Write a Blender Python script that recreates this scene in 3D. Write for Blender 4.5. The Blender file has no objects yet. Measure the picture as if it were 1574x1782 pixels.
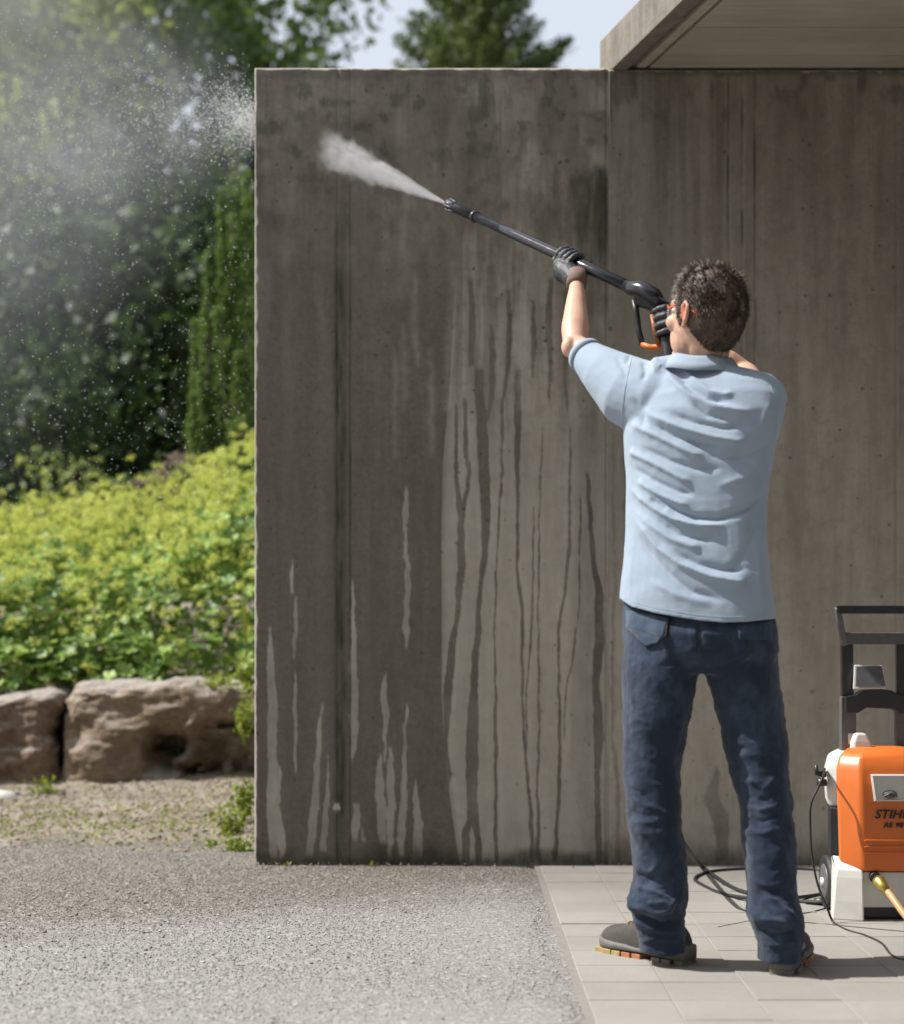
import bpy, math, random
import numpy as np
from mathutils import Vector, Matrix
rnd = random.Random(7)
rng = np.random.default_rng(7)
R = math.radians
S = bpy.context.scene
COL = S.collection

# ------------------------------------------------------------ camera, light, exposure
F, CX, HY, CH = 2937.0, 787.0, 1080.0, 0.90      # focal length and horizon of the photograph, camera height
cam = bpy.data.cameras.new('camera'); camo = bpy.data.objects.new('camera', cam); COL.objects.link(camo)
camo.location = (0, 0, CH); camo.rotation_euler = (R(90), 0, 0)
cam.sensor_fit = 'HORIZONTAL'; cam.sensor_width = 36; cam.lens = 36*F/1574
cam.shift_y = (HY-891)/1574; cam.clip_start = 0.05; cam.clip_end = 2000
cam.dof.use_dof = True; cam.dof.focus_distance = 5.0; cam.dof.aperture_fstop = 2.3
S.camera = camo
SUN_EL, SUN_BACK = 50.0, 2.6                      # sun on the left, a little behind the plane of the wall
sd = Vector((-math.cos(R(SUN_BACK))*math.cos(R(SUN_EL)), math.sin(R(SUN_BACK))*math.cos(R(SUN_EL)), math.sin(R(SUN_EL))))
w = bpy.data.worlds.new('World'); S.world = w; w.use_nodes = True
nt = w.node_tree; bg = nt.nodes['Background']; sky = nt.nodes.new('ShaderNodeTexSky')
sky.sky_type = 'NISHITA'; sky.sun_disc = False; sky.sun_elevation = R(SUN_EL)
sky.sun_rotation = math.atan2(sd.x, sd.y); sky.dust_density = 3.0; sky.air_density = 1.0; sky.ozone_density = 1.0
hz_ = nt.nodes.new('ShaderNodeMix'); hz_.data_type = 'RGBA'; hz_.inputs[0].default_value = .62; hz_.inputs[7].default_value = (6.0, 6.2, 6.5, 1)   # thin high haze
nt.links.new(sky.outputs[0], hz_.inputs[6]); nt.links.new(hz_.outputs[2], bg.inputs[0]); bg.inputs[1].default_value = 0.088
sl = bpy.data.lights.new('sun', 'SUN'); sl.energy = 3.65; sl.angle = R(0.5); sl.color = (1, .968, .92)
so = bpy.data.objects.new('sun', sl); COL.objects.link(so); so.rotation_euler = sd.to_track_quat('Z', 'Y').to_euler()
S.view_settings.view_transform = 'Standard'; S.view_settings.look = 'None'
S.view_settings.exposure = 0.90; S.view_settings.gamma = 1; S.view_settings.use_curve_mapping = False
S.render.engine = 'CYCLES'

# ------------------------------------------------------------ helpers
def P(px, py, d):
    return Vector(((px-CX)*d/F, d, CH+(HY-py)*d/F))
def G(px, py, z=0.0):                             # point on the ground
    d = F*(CH-z)/(py-HY); return Vector(((px-CX)*d/F, d, z))
def tag(o, label=None, cat=None, group=None, kind=None):
    if label: o['label'] = label
    if cat: o['category'] = cat
    if group: o['group'] = group
    if kind: o['kind'] = kind
    return o
def empty(name, loc=(0, 0, 0), **k):
    o = bpy.data.objects.new(name, None); COL.objects.link(o); o.location = loc
    o.empty_display_size = .1
    return tag(o, **k)
def link(name, me, mat=None, parent=None, smooth=False, **k):
    o = bpy.data.objects.new(name, me); COL.objects.link(o)
    if mat is not None:
        for m in (mat if isinstance(mat, (list, tuple)) else [mat]): me.materials.append(m)
    if smooth: me.polygons.foreach_set('use_smooth', [True]*len(me.polygons))
    if parent:
        o.parent = parent
        o.matrix_parent_inverse = Matrix.Identity(4)
        o.location = -wloc(parent)
    return tag(o, **k)
def wloc(o):
    v = o.location.copy()
    while o.parent: o = o.parent; v += o.location
    return v
def arrmesh(name, V, Fc, mi=None):
    """V (n,3); Fc (m,k) uniform faces"""
    V = np.asarray(V, dtype=np.float32); Fc = np.asarray(Fc, dtype=np.int32); k = Fc.shape[1]
    me = bpy.data.meshes.new(name)
    me.vertices.add(len(V)); me.vertices.foreach_set('co', V.ravel())
    me.loops.add(Fc.size); me.loops.foreach_set('vertex_index', Fc.ravel())
    me.polygons.add(len(Fc)); me.polygons.foreach_set('loop_start', np.arange(len(Fc), dtype=np.int32)*k)
    if mi is not None: me.polygons.foreach_set('material_index', np.asarray(mi, dtype=np.int32))
    me.update(calc_edges=True); me.validate()
    return me
class MB:
    def __init__(s): s.v = []; s.f = []; s.m = []; s.cur = 0
    def add(s, vs, fs):
        o = len(s.v); s.v += [tuple(v) for v in vs]; s.f += [[i+o for i in f] for f in fs]; s.m += [s.cur]*len(fs)
    def box(s, c, d, rot=None, taper=1.0):
        x, y, z = d[0]/2, d[1]/2, d[2]/2
        vs = [Vector((sx*x*(taper if sz > 0 else 1), sy*y*(taper if sz > 0 else 1), sz*z)) for sz in (-1, 1) for sy in (-1, 1) for sx in (-1, 1)]
        if rot: vs = [rot @ v for v in vs]
        c = Vector(c)
        s.add([v+c for v in vs], [(0, 2, 3, 1), (4, 5, 7, 6), (0, 1, 5, 4), (2, 6, 7, 3), (0, 4, 6, 2), (1, 3, 7, 5)])
    def rings(s, rings, cap=True):
        n = len(rings[0]); vs = [p for r in rings for p in r]; fs = []
        for i in range(len(rings)-1):
            for j in range(n):
                a, b = i*n+j, i*n+(j+1) % n; fs.append((a, b, b+n, a+n))
        if cap: fs.append(tuple(range(n))[::-1]); fs.append(tuple((len(rings)-1)*n+j for j in range(n)))
        s.add(vs, fs)
    def tube(s, pts, rad, n=10, flat=1.0, up=None, closed=False):
        pts = [Vector(p) for p in pts]
        if not isinstance(rad, (list, tuple)): rad = [rad]*len(pts)
        rings = []; prev = None
        for i, p in enumerate(pts):
            t = (pts[min(i+1, len(pts)-1)]-pts[max(i-1, 0)])
            if t.length < 1e-9: t = Vector((0, 0, 1))
            t.normalize()
            if prev is None:
                u = Vector(up) if up else (Vector((0, 0, 1)) if abs(t.z) < .9 else Vector((1, 0, 0)))
            else: u = prev
            u = (u-t*u.dot(t)).normalized(); prev = u; v = t.cross(u)
            rings.append([p+u*math.cos(a)*rad[i]*flat+v*math.sin(a)*rad[i] for a in [2*math.pi*j/n for j in range(n)]])
        s.rings(rings)
    def ell(s, c, r, n=12, m=8, rot=None):
        c = Vector(c); rings = []
        for i in range(1, m):
            th = math.pi*i/m; ring = []
            for j in range(n):
                a = 2*math.pi*j/n
                v = Vector((r[0]*math.sin(th)*math.cos(a), r[1]*math.sin(th)*math.sin(a), -r[2]*math.cos(th)))
                if rot: v = rot @ v
                ring.append(c+v)
            rings.append(ring)
        s.rings(rings)
    def poly_prism(s, pts, off):                  # planar outline + offset vector
        n = len(pts); o = Vector(off); vs = [Vector(p) for p in pts]+[Vector(p)+o for p in pts]
        s.add(vs, [tuple(range(n))[::-1], tuple(range(n, 2*n))]+[(j, (j+1) % n, (j+1) % n+n, j+n) for j in range(n)])
    def mesh(s, name):
        me = bpy.data.meshes.new(name); me.from_pydata(s.v, [], s.f)
        me.polygons.foreach_set('material_index', s.m)
        me.update(); fixn(me); return me
    def build(s, name, mat, parent=None, smooth=False, bevel=0, **k):
        o = link(name, s.mesh(name), mat, parent, smooth, **k)
        if bevel:
            b = o.modifiers.new('bevel', 'BEVEL'); b.width = bevel; b.segments = 2; b.limit_method = 'ANGLE'; b.angle_limit = R(35)
        return o
def fixn(me):
    import bmesh
    b = bmesh.new(); b.from_mesh(me); bmesh.ops.recalc_face_normals(b, faces=b.faces); b.to_mesh(me); b.free()
def sring(c, a, b, n=36, e=2.0, tilt=None):       # horizontal superellipse ring
    out = []
    for j in range(n):
        t = 2*math.pi*j/n; ct, st = math.cos(t), math.sin(t)
        out.append(Vector((c[0]+a*math.copysign(abs(ct)**(2/e), ct), c[1]+b*math.copysign(abs(st)**(2/e), st), c[2])))
    return out
def remesh(mb, name, voxel, smooth=4, factor=.5):
    me = mb.mesh(name+'_raw'); o = bpy.data.objects.new(name+'_raw', me); COL.objects.link(o)
    r = o.modifiers.new('r', 'REMESH'); r.mode = 'VOXEL'; r.voxel_size = voxel
    if smooth:
        s = o.modifiers.new('s', 'SMOOTH'); s.iterations = smooth; s.factor = factor
    dg = bpy.context.evaluated_depsgraph_get(); dg.update()
    out = bpy.data.meshes.new_from_object(o.evaluated_get(dg)); out.name = name
    bpy.data.objects.remove(o); return out
def getv(me):
    n = len(me.vertices); a = np.empty(n*3, np.float32); me.vertices.foreach_get('co', a)
    b = np.empty(n*3, np.float32); me.vertices.foreach_get('normal', b)
    return a.reshape(-1, 3).astype(float), b.reshape(-1, 3).astype(float)
def setv(me, V): me.vertices.foreach_set('co', V.astype(np.float32).ravel()); me.update()
def hsh(i, j, k, s):
    n = (i*374761393+j*668265263+k*2147483647+s*1274126177) & 0xffffffff
    n = ((n ^ (n >> 13))*1274126177) & 0xffffffff
    return ((n ^ (n >> 16)) & 0xffff)/65535.0
def vn(p, s=0):                                   # value noise, p (n,3)
    p = np.asarray(p, float); i = np.floor(p).astype(np.int64); f = p-i; f = f*f*(3-2*f); r = 0
    for a in (0, 1):
        for b in (0, 1):
            for c in (0, 1):
                wt = (f[:, 0] if a else 1-f[:, 0])*(f[:, 1] if b else 1-f[:, 1])*(f[:, 2] if c else 1-f[:, 2])
                r = r+wt*hsh(i[:, 0]+a, i[:, 1]+b, i[:, 2]+c, s)
    return r*2-1
def fbm(p, o=4, s=0):
    r = 0; a = 1; p = np.array(p, float)
    for i in range(o): r = r+a*vn(p, s+i); p = p*2.03+11.7; a *= .5
    return r
def seg_field(px, py, pts, sig):
    """distance of pixels to a polyline, signed across it, plus position along it"""
    best = np.full(px.shape, 1e9); sgn = np.zeros(px.shape); tt = np.zeros(px.shape)
    n = len(pts)-1
    for i in range(n):
        (x0, y0), (x1, y1) = pts[i], pts[i+1]; dx, dy = x1-x0, y1-y0; L = math.hypot(dx, dy)
        t = np.clip(((px-x0)*dx+(py-y0)*dy)/L/L, 0, 1)
        ex, ey = px-x0-t*dx, py-y0-t*dy; d = np.hypot(ex, ey); c = (dx*ey-dy*ex)/L
        m = d < best; best[m] = d[m]; sgn[m] = c[m]; tt[m] = (i+t[m])/n
    return best, sgn, tt
def folds(V, N, lst, front=None):
    """cloth folds: ridges and hollows along polylines drawn over the cloth"""
    d = V[:, 1]; px = CX+V[:, 0]*F/d; py = HY-(V[:, 2]-CH)*F/d
    face = np.clip(-N[:, 1]*2.2+.25, 0, 1)
    disp = np.zeros(len(V))
    for pts, wd, amp in lst:
        b, sg, t = seg_field(px, py, pts, wd)
        env = np.clip(np.minimum(t, 1-t)*5+.12, 0, 1)
        disp += .92*amp*np.exp(-np.abs(b/(wd*.82))**1.45)*env
    return V+N*(disp*face)[:, None]

# ------------------------------------------------------------ materials
class M:
    """tiny node-material builder"""
    def __init__(s, name):
        s.m = bpy.data.materials.new(name); s.m.use_nodes = True; s.t = s.m.node_tree
        s.b = s.t.nodes['Principled BSDF']; s.out = s.t.nodes['Material Output']
    def n(s, t, **k):
        o = s.t.nodes.new('ShaderNode'+t)
        for a, v in k.items(): setattr(o, a, v)
        return o
    def l(s, a, b): s.t.links.new(a, b)
    def pos(s, scale=(1, 1, 1), obj=False):
        c = s.n('TexCoord'); m = s.n('Mapping'); m.inputs['Scale'].default_value = scale
        s.l(c.outputs['Object'] if obj else c.outputs['Object'], m.inputs[0]); return m.outputs[0]
    def noise(s, vec, sc, det=4, rough=.55, dist=0):
        o = s.n('TexNoise'); o.inputs['Scale'].default_value = sc; o.inputs['Detail'].default_value = det
        o.inputs['Roughness'].default_value = rough; o.inputs['Distortion'].default_value = dist
        s.l(vec, o.inputs[0]); return o.outputs[0]
    def ramp(s, v, lo, hi, a=0.0, b=1.0):
        o = s.n('MapRange'); s.l(v, o.inputs[0])
        for i, x in enumerate((lo, hi, a, b)): o.inputs[i+1].default_value = x
        return o.outputs[0]
    def mix(s, f, a, b, mode='MIX'):
        o = s.n('Mix', data_type='RGBA', blend_type=mode)
        for sock, v in ((o.inputs[0], f), (o.inputs[6], a), (o.inputs[7], b)):
            if isinstance(v, (int, float)): sock.default_value = v
            elif isinstance(v, tuple): sock.default_value = (*v, 1)
            else: s.l(v, sock)
        return o.outputs[2]
    def math(s, op, a, b=0.0, c=0.0):
        o = s.n('Math', operation=op)
        for i, v in enumerate((a, b, c)):
            if isinstance(v, (int, float)): o.inputs[i].default_value = v
            else: s.l(v, o.inputs[i])
        return o.outputs[0]
    def col(s, v): s.l(v, s.b.inputs['Base Color'])
    def bump(s, h, dist=.002, st=1.0):
        o = s.n('Bump'); o.inputs['Distance'].default_value = dist; o.inputs['Strength'].default_value = st
        s.l(h, o.inputs['Height']); s.l(o.outputs[0], s.b.inputs['Normal'])
    def rough(s, v):
        if isinstance(v, (int, float)): s.b.inputs['Roughness'].default_value = v
        else: s.l(v, s.b.inputs['Roughness'])
def simple(name, c, r=.6, var=.12, sc=30, bump=0, metal=0, sheen=0, spec=.5):
    m = M(name); v = m.noise(m.pos(), sc, 5)
    m.col(m.mix(m.ramp(v, .3, .7), tuple(x*(1-var) for x in c), tuple(min(1, x*(1+var)) for x in c)))
    m.rough(m.ramp(v, .3, .7, max(0, r-.06), min(1, r+.06)))
    m.b.inputs['Metallic'].default_value = metal; m.b.inputs['Specular IOR Level'].default_value = spec
    if sheen: m.b.inputs['Sheen Weight'].default_value = sheen
    if bump: m.bump(m.noise(m.pos(), sc*4, 6), bump)
    return m.m
def leafmat(name, a, b, trans=.35, rough=.55):
    m = M(name); g = m.n('NewGeometry'); r = g.outputs['Random Per Island']
    c = m.mix(r, a, b); nz = m.noise(m.pos(), 2.6, 4)
    c = m.mix(m.ramp(nz, .35, .65), c, m.mix(.5, c, tuple(x*.6 for x in a)))
    m.col(c); m.rough(rough); m.b.inputs['Specular IOR Level'].default_value = .3
    t = m.n('BsdfTranslucent'); m.l(m.mix(.35, c, (b[0]*1.2, b[1]*1.3, b[2]*.6)), t.inputs[0])
    x = m.n('MixShader'); x.inputs[0].default_value = trans
    m.l(m.b.outputs[0], x.inputs[1]); m.l(t.outputs[0], x.inputs[2]); m.l(x.outputs[0], m.out.inputs[0])
    return m.m

def concrete(name, tone=1.0, attr=True):
    m = M(name); p = m.pos()
    n1 = m.noise(p, 1.7, 5, .6); n2 = m.noise(m.pos((1, 1, .22)), 9, 6, .62); n3 = m.noise(p, 60, 5, .65); n4 = m.noise(p, 260, 3, .6)
    base = m.mix(m.ramp(n1, .3, .7), (.33*tone, .295*tone, .24*tone), (.46*tone, .42*tone, .355*tone))
    base = m.mix(m.math('MULTIPLY', m.ramp(n2, .42, .66), .55), base, (.15*tone, .128*tone, .098*tone))
    base = m.mix(m.math('MULTIPLY', m.ramp(n3, .45, .75), .35), base, (.36*tone, .335*tone, .29*tone))
    base = m.mix(m.math('MULTIPLY', m.ramp(m.noise(p, 21, 6, .72), .47, .64), .42), base, (.16*tone, .137*tone, .105*tone))
    base = m.mix(m.math('MULTIPLY', m.ramp(n4, .5, .8), .3), base, (.09*tone, .08*tone, .065*tone))
    vr = m.noise(m.pos((1, 1, .05)), 34, 5, .7); base = m.mix(m.math('MULTIPLY', m.ramp(vr, .5, .72), .38), base, (.17*tone, .145*tone, .112*tone)); base = m.mix(m.math('MULTIPLY', m.ramp(vr, .46, .3), .28), base, (.50*tone, .465*tone, .40*tone))
    rgh = .85
    hgt = m.math('ADD', m.math('MULTIPLY', n3, .6), m.math('MULTIPLY', n4, .35))
    # bug holes
    v = m.n('TexVoronoi'); v.inputs['Scale'].default_value = 19; m.l(m.pos(), v.inputs['Vector'])
    sz = m.noise(p, 13, 1)
    hole = m.math('LESS_THAN', v.outputs['Distance'], m.ramp(sz, .36, .68, 0.0, .16))
    base = m.mix(m.math('MULTIPLY', hole, .7), base, (.035, .03, .024))
    hgt = m.math('SUBTRACT', hgt, m.math('MULTIPLY', hole, 1.6))
    if attr:
        a = m.n('Attribute', attribute_name='stain'); sp = m.n('SeparateColor'); m.l(a.outputs['Color'], sp.inputs[0])
        wet, alg, lig = sp.outputs
        base = m.mix(m.math('MULTIPLY', lig, .8), base, (.62*tone, .575*tone, .50*tone))
        base = m.mix(m.math('MULTIPLY', m.math('MULTIPLY', wet, m.ramp(n3, .25, .65, .78, 1.0)), .86), base, (.108, .092, .070))
        an = m.ramp(m.noise(m.pos((1, 1, .35)), 22, 6, .7), .3, .62)
        base = m.mix(m.math('MULTIPLY', alg, m.math('ADD', .45, m.math('MULTIPLY', an, .5))), base, (.024, .022, .014))
        m.rough(m.ramp(wet, 0, 1, .88, .5))
    else: m.rough(rgh)
    m.col(base); m.b.inputs['Specular IOR Level'].default_value = .35
    m.bump(hgt, .0035, .8); return m.m

MAT = {}
MAT['wall'] = concrete('stained_concrete')
MAT['fascia'] = concrete('fascia_concrete', .60, False)
def board_concrete():
    m = M('board_marked_concrete'); g = m.n('ObjectInfo')
    p = m.pos((.5, 9, 1)); n = m.noise(p, 6, 7, .65, .6); n2 = m.noise(m.pos(), 3, 3)
    c = m.mix(m.ramp(n, .3, .7), (.35, .305, .25), (.45, .40, .335))
    c = m.mix(m.math('MULTIPLY', m.ramp(n2, .45, .7), .35), c, (.23, .18, .135))
    c = m.mix(m.math('MULTIPLY', g.outputs['Random'], .25), c, (.25, .21, .17))
    m.col(c); m.rough(.85); m.bump(n, .003, .8); return m.m
MAT['soffit'] = board_concrete()
def gravel():
    m = M('gravel_ground'); p = m.pos()
    big = m.noise(p, .9, 4, .6); mid = m.noise(m.pos((.6, 1.6, 1)), 3.2, 5, .65); f = m.noise(p, 95, 4, .7)
    v = m.n('TexVoronoi'); v.inputs['Scale'].default_value = 120; m.l(p, v.inputs['Vector'])
    grain = m.n('SeparateColor'); m.l(v.outputs['Color'], grain.inputs[0])
    c = m.mix(m.ramp(f, .3, .7), (.19, .182, .172), (.285, .275, .263))
    # damp brown band along the foot of the wall and to the left of it
    xyz = m.n('SeparateXYZ'); m.l(p, xyz.inputs[0])
    yy = m.math('ADD', xyz.outputs[1], m.math('MULTIPLY', m.math('SUBTRACT', mid, .5), 1.0))
    yy = m.math('SUBTRACT', yy, m.math('MULTIPLY', xyz.outputs[0], .55))
    damp = m.ramp(yy, 5.25, 5.85)
    c = m.mix(m.math('MULTIPLY', damp, .8), c, (.135, .117, .092))
    c = m.mix(m.math('MULTIPLY', m.ramp(big, .5, .7), .15), c, (.18, .165, .145))
    c = m.mix(m.math('MULTIPLY', m.ramp(grain.outputs[0], .72, .9), .55), c, (.15, .14, .13))
    c = m.mix(m.math('MULTIPLY', m.ramp(grain.outputs[1], .8, .95), .6), c, (.46, .44, .41))
    far = m.ramp(xyz.outputs[1], 9.5, 12)
    c = m.mix(far, c, (.06, .085, .03))
    m.col(c); m.rough(.9); m.bump(m.math('ADD', v.outputs['Distance'], m.math('MULTIPLY', f, .6)), .0012, .6); return m.m
MAT['gravel'] = gravel()
def pebble():
    m = M('gravel_grain'); g = m.n('NewGeometry'); r = g.outputs['Random Per Island']
    cr = m.n('ValToRGB'); e = cr.color_ramp; e.elements[0].color = (.17, .155, .14, 1); e.elements[1].color = (.5, .48, .45, 1)
    for q, c in ((.22, (.23, .22, .21, 1)), (.6, (.32, .31, .298, 1)), (.85, (.37, .35, .325, 1))): e.elements.new(q).color = c
    m.l(r, cr.inputs[0])
    p = m.pos(); mid = m.noise(m.pos((.6, 1.6, 1)), 3.2, 5, .65); xyz = m.n('SeparateXYZ'); m.l(p, xyz.inputs[0])
    yy = m.math('ADD', xyz.outputs[1], m.math('MULTIPLY', m.math('SUBTRACT', mid, .5), 1.0))
    yy = m.math('SUBTRACT', yy, m.math('MULTIPLY', xyz.outputs[0], .55))
    m.col(m.mix(m.math('MULTIPLY', m.ramp(yy, 5.25, 5.85), .6), cr.outputs[0], (.15, .128, .098)))
    m.rough(.85); return m.m
MAT['pebble'] = pebble()
def paver():
    m = M('paver_concrete'); g = m.n('ObjectInfo'); p = m.pos()
    n = m.noise(p, 5, 6, .65); f = m.noise(p, 220, 4, .7); o_ = m.n('ObjectInfo'); va = m.n('VectorMath', operation='ADD'); m.l(p, va.inputs[0]); m.l(o_.outputs['Location'], va.inputs[1]); n = m.noise(va.outputs[0], 2.6, 7, .68)
    t = m.n('TexCoord')
    c = m.mix(m.ramp(n, .3, .7), (.25, .238, .218), (.32, .305, .282))
    c = m.mix(m.math('MULTIPLY', g.outputs['Random'], .35), c, (.225, .207, .186))
    c = m.mix(m.math('MULTIPLY', m.ramp(f, .55, .75), .4), c, (.22, .20, .175))
    c = m.mix(m.math('MULTIPLY', m.ramp(m.noise(p, 60, 6, .75), .5, .7), .35), c, (.20, .185, .16)); m.col(c); m.rough(.85); m.bump(f, .0015, .7); return m.m
MAT['paver'] = paver()
MAT['joint'] = simple('joint_sand', (.225, .212, .19), .95, .15, 60, .002)
def soil():
    m = M('dry_soil'); p = m.pos(); n = m.noise(p, 4, 6, .65); f = m.noise(p, 60, 5, .7)
    c = m.mix(m.ramp(n, .3, .7), (.17, .135, .10), (.29, .25, .20)); c = m.mix(m.ramp(f, .5, .75), c, (.36, .32, .265))
    c = m.mix(m.math('MULTIPLY', m.ramp(m.noise(p, 9, 3), .55, .7), .5), c, (.16, .17, .05))
    m.col(c); m.rough(.95); m.bump(f, .005, .8); return m.m
MAT['soil'] = soil()
def rock(name, a, b, dk):
    m = M(name); p = m.pos(); n = m.noise(p, 3.2, 6, .62, .4); f = m.noise(p, 26, 6, .7); g = m.n('NewGeometry')
    c = m.mix(m.ramp(n, .32, .66), a, b); c = m.mix(m.math('MULTIPLY', m.ramp(f, .42, .68), .7), c, dk)
    sx = m.n('SeparateXYZ'); m.l(g.outputs['Normal'], sx.inputs[0])       # paler colour on faces that point up
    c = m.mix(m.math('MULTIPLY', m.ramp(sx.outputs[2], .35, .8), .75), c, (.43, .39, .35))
    m.col(c); m.rough(.9); m.bump(f, .035, 1); return m.m
MAT['rock'] = rock('brown_rock', (.24, .17, .11), (.39, .305, .22), (.13, .088, .055))
MAT['rock2'] = rock('dark_rock', (.20, .14, .095), (.32, .23, .16), (.11, .077, .052))
MAT['leaf_dark'] = leafmat('tree_leaves_dark', (.022, .045, .014), (.07, .12, .03), .3)  # shade of the backlit trees is put into this low leaf colour
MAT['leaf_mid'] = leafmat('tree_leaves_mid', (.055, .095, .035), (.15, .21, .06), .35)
MAT['leaf_light'] = leafmat('tree_leaves_light', (.15, .20, .05), (.34, .38, .11), .4)  # sunlit look of the foliage is put into this paler leaf colour
MAT['cypress'] = leafmat('cypress_foliage', (.075, .13, .03), (.21, .30, .075), .35)
MAT['conifer'] = leafmat('conifer_needles', (.04, .075, .03), (.20, .26, .06), .25)
MAT['mantle_flower'] = leafmat('mantle_flowers', (.46, .53, .085), (.82, .82, .31), .3, .7)
MAT['mantle_leaf'] = leafmat('mantle_leaves', (.085, .17, .022), (.34, .47, .11), .22, .42)
MAT['weed'] = leafmat('weed_leaves', (.15, .22, .03), (.36, .40, .07), .35)
MAT['straw'] = leafmat('dry_grass', (.28, .22, .12), (.46, .39, .24), .2)
MAT['mauve'] = leafmat('dry_flower_heads', (.25, .19, .18), (.42, .33, .31), .2, .8)
MAT['bark'] = simple('bark', (.07, .05, .035), .9, .35, 20, .01)

# ------------------------------------------------------------ terrain
def smooth(a, b, x): t = np.clip((x-a)/(b-a), 0, 1); return t*t*(3-2*t)
STONE_D = 8.35
def bank_z(X, Y):
    X = np.asarray(X, float); Y = np.asarray(Y, float)
    z = .56*smooth(8.5, 8.75, Y)+np.clip(Y-8.7, 0, 2.3)*.19+.10*smooth(-2.2, -1.0, X)*smooth(8.7, 10, Y)
    return z
def grid_mesh(name, xs, ys, zf):
    X, Y = np.meshgrid(xs, ys); Z = zf(X, Y); nx, ny = len(xs), len(ys)
    V = np.stack([X.ravel(), Y.ravel(), Z.ravel()], 1)
    i = (np.arange(ny-1)[:, None]*nx+np.arange(nx-1)[None]).ravel()
    return arrmesh(name, V, np.stack([i, i+1, i+1+nx, i+nx], 1))
def ground_z(X, Y):
    p = np.stack([X.ravel(), Y.ravel(), X.ravel()*0], 1)
    z = (fbm(p*1.1, 3, 3)*.0015-.0015).reshape(X.shape)*smooth(2, 3, Y)*(X < .26)
    return z-.012*(X > .31)
xs = np.concatenate([[-600, -200, -80, -30, -12, -6], np.arange(-4, 4.01, .08), [6, 12, 30, 80, 200, 600]])
ys = np.concatenate([[-300, -60, -10, 0, 2], np.arange(3, 8.6, .08), [10, 14, 20, 40, 90, 250, 900]])
link('ground', grid_mesh('ground', xs, ys, ground_z), MAT['gravel'], None, True, kind='structure', label='light grey gravel yard with a damp brown patch at the foot of the wall')
# planted bank behind the boulders (soil) and the dusty strip in front of them
link('flower_bed_soil', grid_mesh('flower_bed_soil', np.arange(-5, -.2, .08), np.arange(8.45, 12.5, .08),
     lambda X, Y: bank_z(X, Y)+(fbm(np.stack([X.ravel(), Y.ravel(), X.ravel()*0], 1)*3, 3, 5)*.02).reshape(X.shape)-.01), MAT['soil'], None, True, kind='structure', label='raised soil bank behind the boulders')
def strip_z(X, Y):
    n = (fbm(np.stack([X.ravel(), Y.ravel(), X.ravel()*0], 1)*5, 4, 8)).reshape(X.shape)
    h = .015+.10*smooth(7.3, 8.4, Y)+.05*smooth(-1.6, -.9, X)*smooth(6.6, 7.6, Y)+n*.018
    edge = smooth(6.45, 7.1, Y-(X+.9)*-.18+n*.15)
    return h*edge-.02*(1-edge)
link('soil_strip', grid_mesh('soil_strip', np.arange(-4.5, -.3, .03), np.arange(6.3, 8.8, .03), strip_z), MAT['soil'], None, True, kind='structure', label='dusty soil strip between the boulders and the gravel')

# gravel grains
def grains(name, n, fx, fy, r0, r1, zf=None, cond=None, **k):
    X = rng.uniform(*fx, n); Y = rng.uniform(*fy, n)
    if cond is not None: q = cond(X, Y); X, Y = X[q], Y[q]
    n = len(X); r = r0+(r1-r0)*rng.random(n)**2.5
    base = np.array([(1, 0, 0), (0, 1, 0), (-1, 0, 0), (0, -1, 0), (0, 0, .7), (0, 0, -.7)], float)
    fc = np.array([(0, 1, 4), (1, 2, 4), (2, 3, 4), (3, 0, 4), (1, 0, 5), (2, 1, 5), (3, 2, 5), (0, 3, 5)])
    a = rng.random(n)*6.28; ca, sa = np.cos(a), np.sin(a)
    B = base[None]*(1+.55*(rng.random((n, 6, 3))-.5)); B = B*r[:, None, None]
    V = np.empty_like(B); V[..., 0] = B[..., 0]*ca[:, None]-B[..., 1]*sa[:, None]+X[:, None]
    V[..., 1] = B[..., 0]*sa[:, None]+B[..., 1]*ca[:, None]+Y[:, None]
    z = (zf(X, Y) if zf else X*0); V[..., 2] = B[..., 2]+(z+r*.02)[:, None]
    Fc = (fc[None]+(np.arange(n)*6)[:, None, None]).reshape(-1, 3)
    return link(name, arrmesh(name, V.reshape(-1, 3), Fc), k.pop('mat', MAT['pebble']), None, False, kind='stuff', **k)
grains('gravel', 175000, (-2.6, .6), (3.4, 8.1), 0.0009, .0036, zf=lambda X, Y: np.maximum(0, strip_z(X, Y))*(Y > 6.3), cond=lambda X, Y: (X < .295+.02*np.sin(Y*5)+.01*rng.standard_normal(X.shape)+(rng.random(X.shape) < .06)*rng.exponential(.08, X.shape)) & ((Y < 6.9) | (rng.random(X.shape) < .5)) & (abs(X) < Y*.3+.15) & ~((X > -.74) & (Y > 6.2)), label='loose pale gravel grains covering the yard')
grains('larger_gravel', 2200, (-2.6, .5), (3.4, 7.4), .003, .0075, cond=lambda X, Y: (X < .28+(rng.random(X.shape) < .04)*rng.exponential(.1, X.shape)) & ~((X > -.74) & (Y > 6.2)), label='scattered larger chips lying on the fine gravel')
grains('soil_crumbs', 9000, (-3.2, -.76), (6.5, 8.4), .004, .016, zf=lambda X, Y: strip_z(X, Y), mat=MAT['soil'], label='crumbs of dry soil and stone chips below the boulders')

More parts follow.
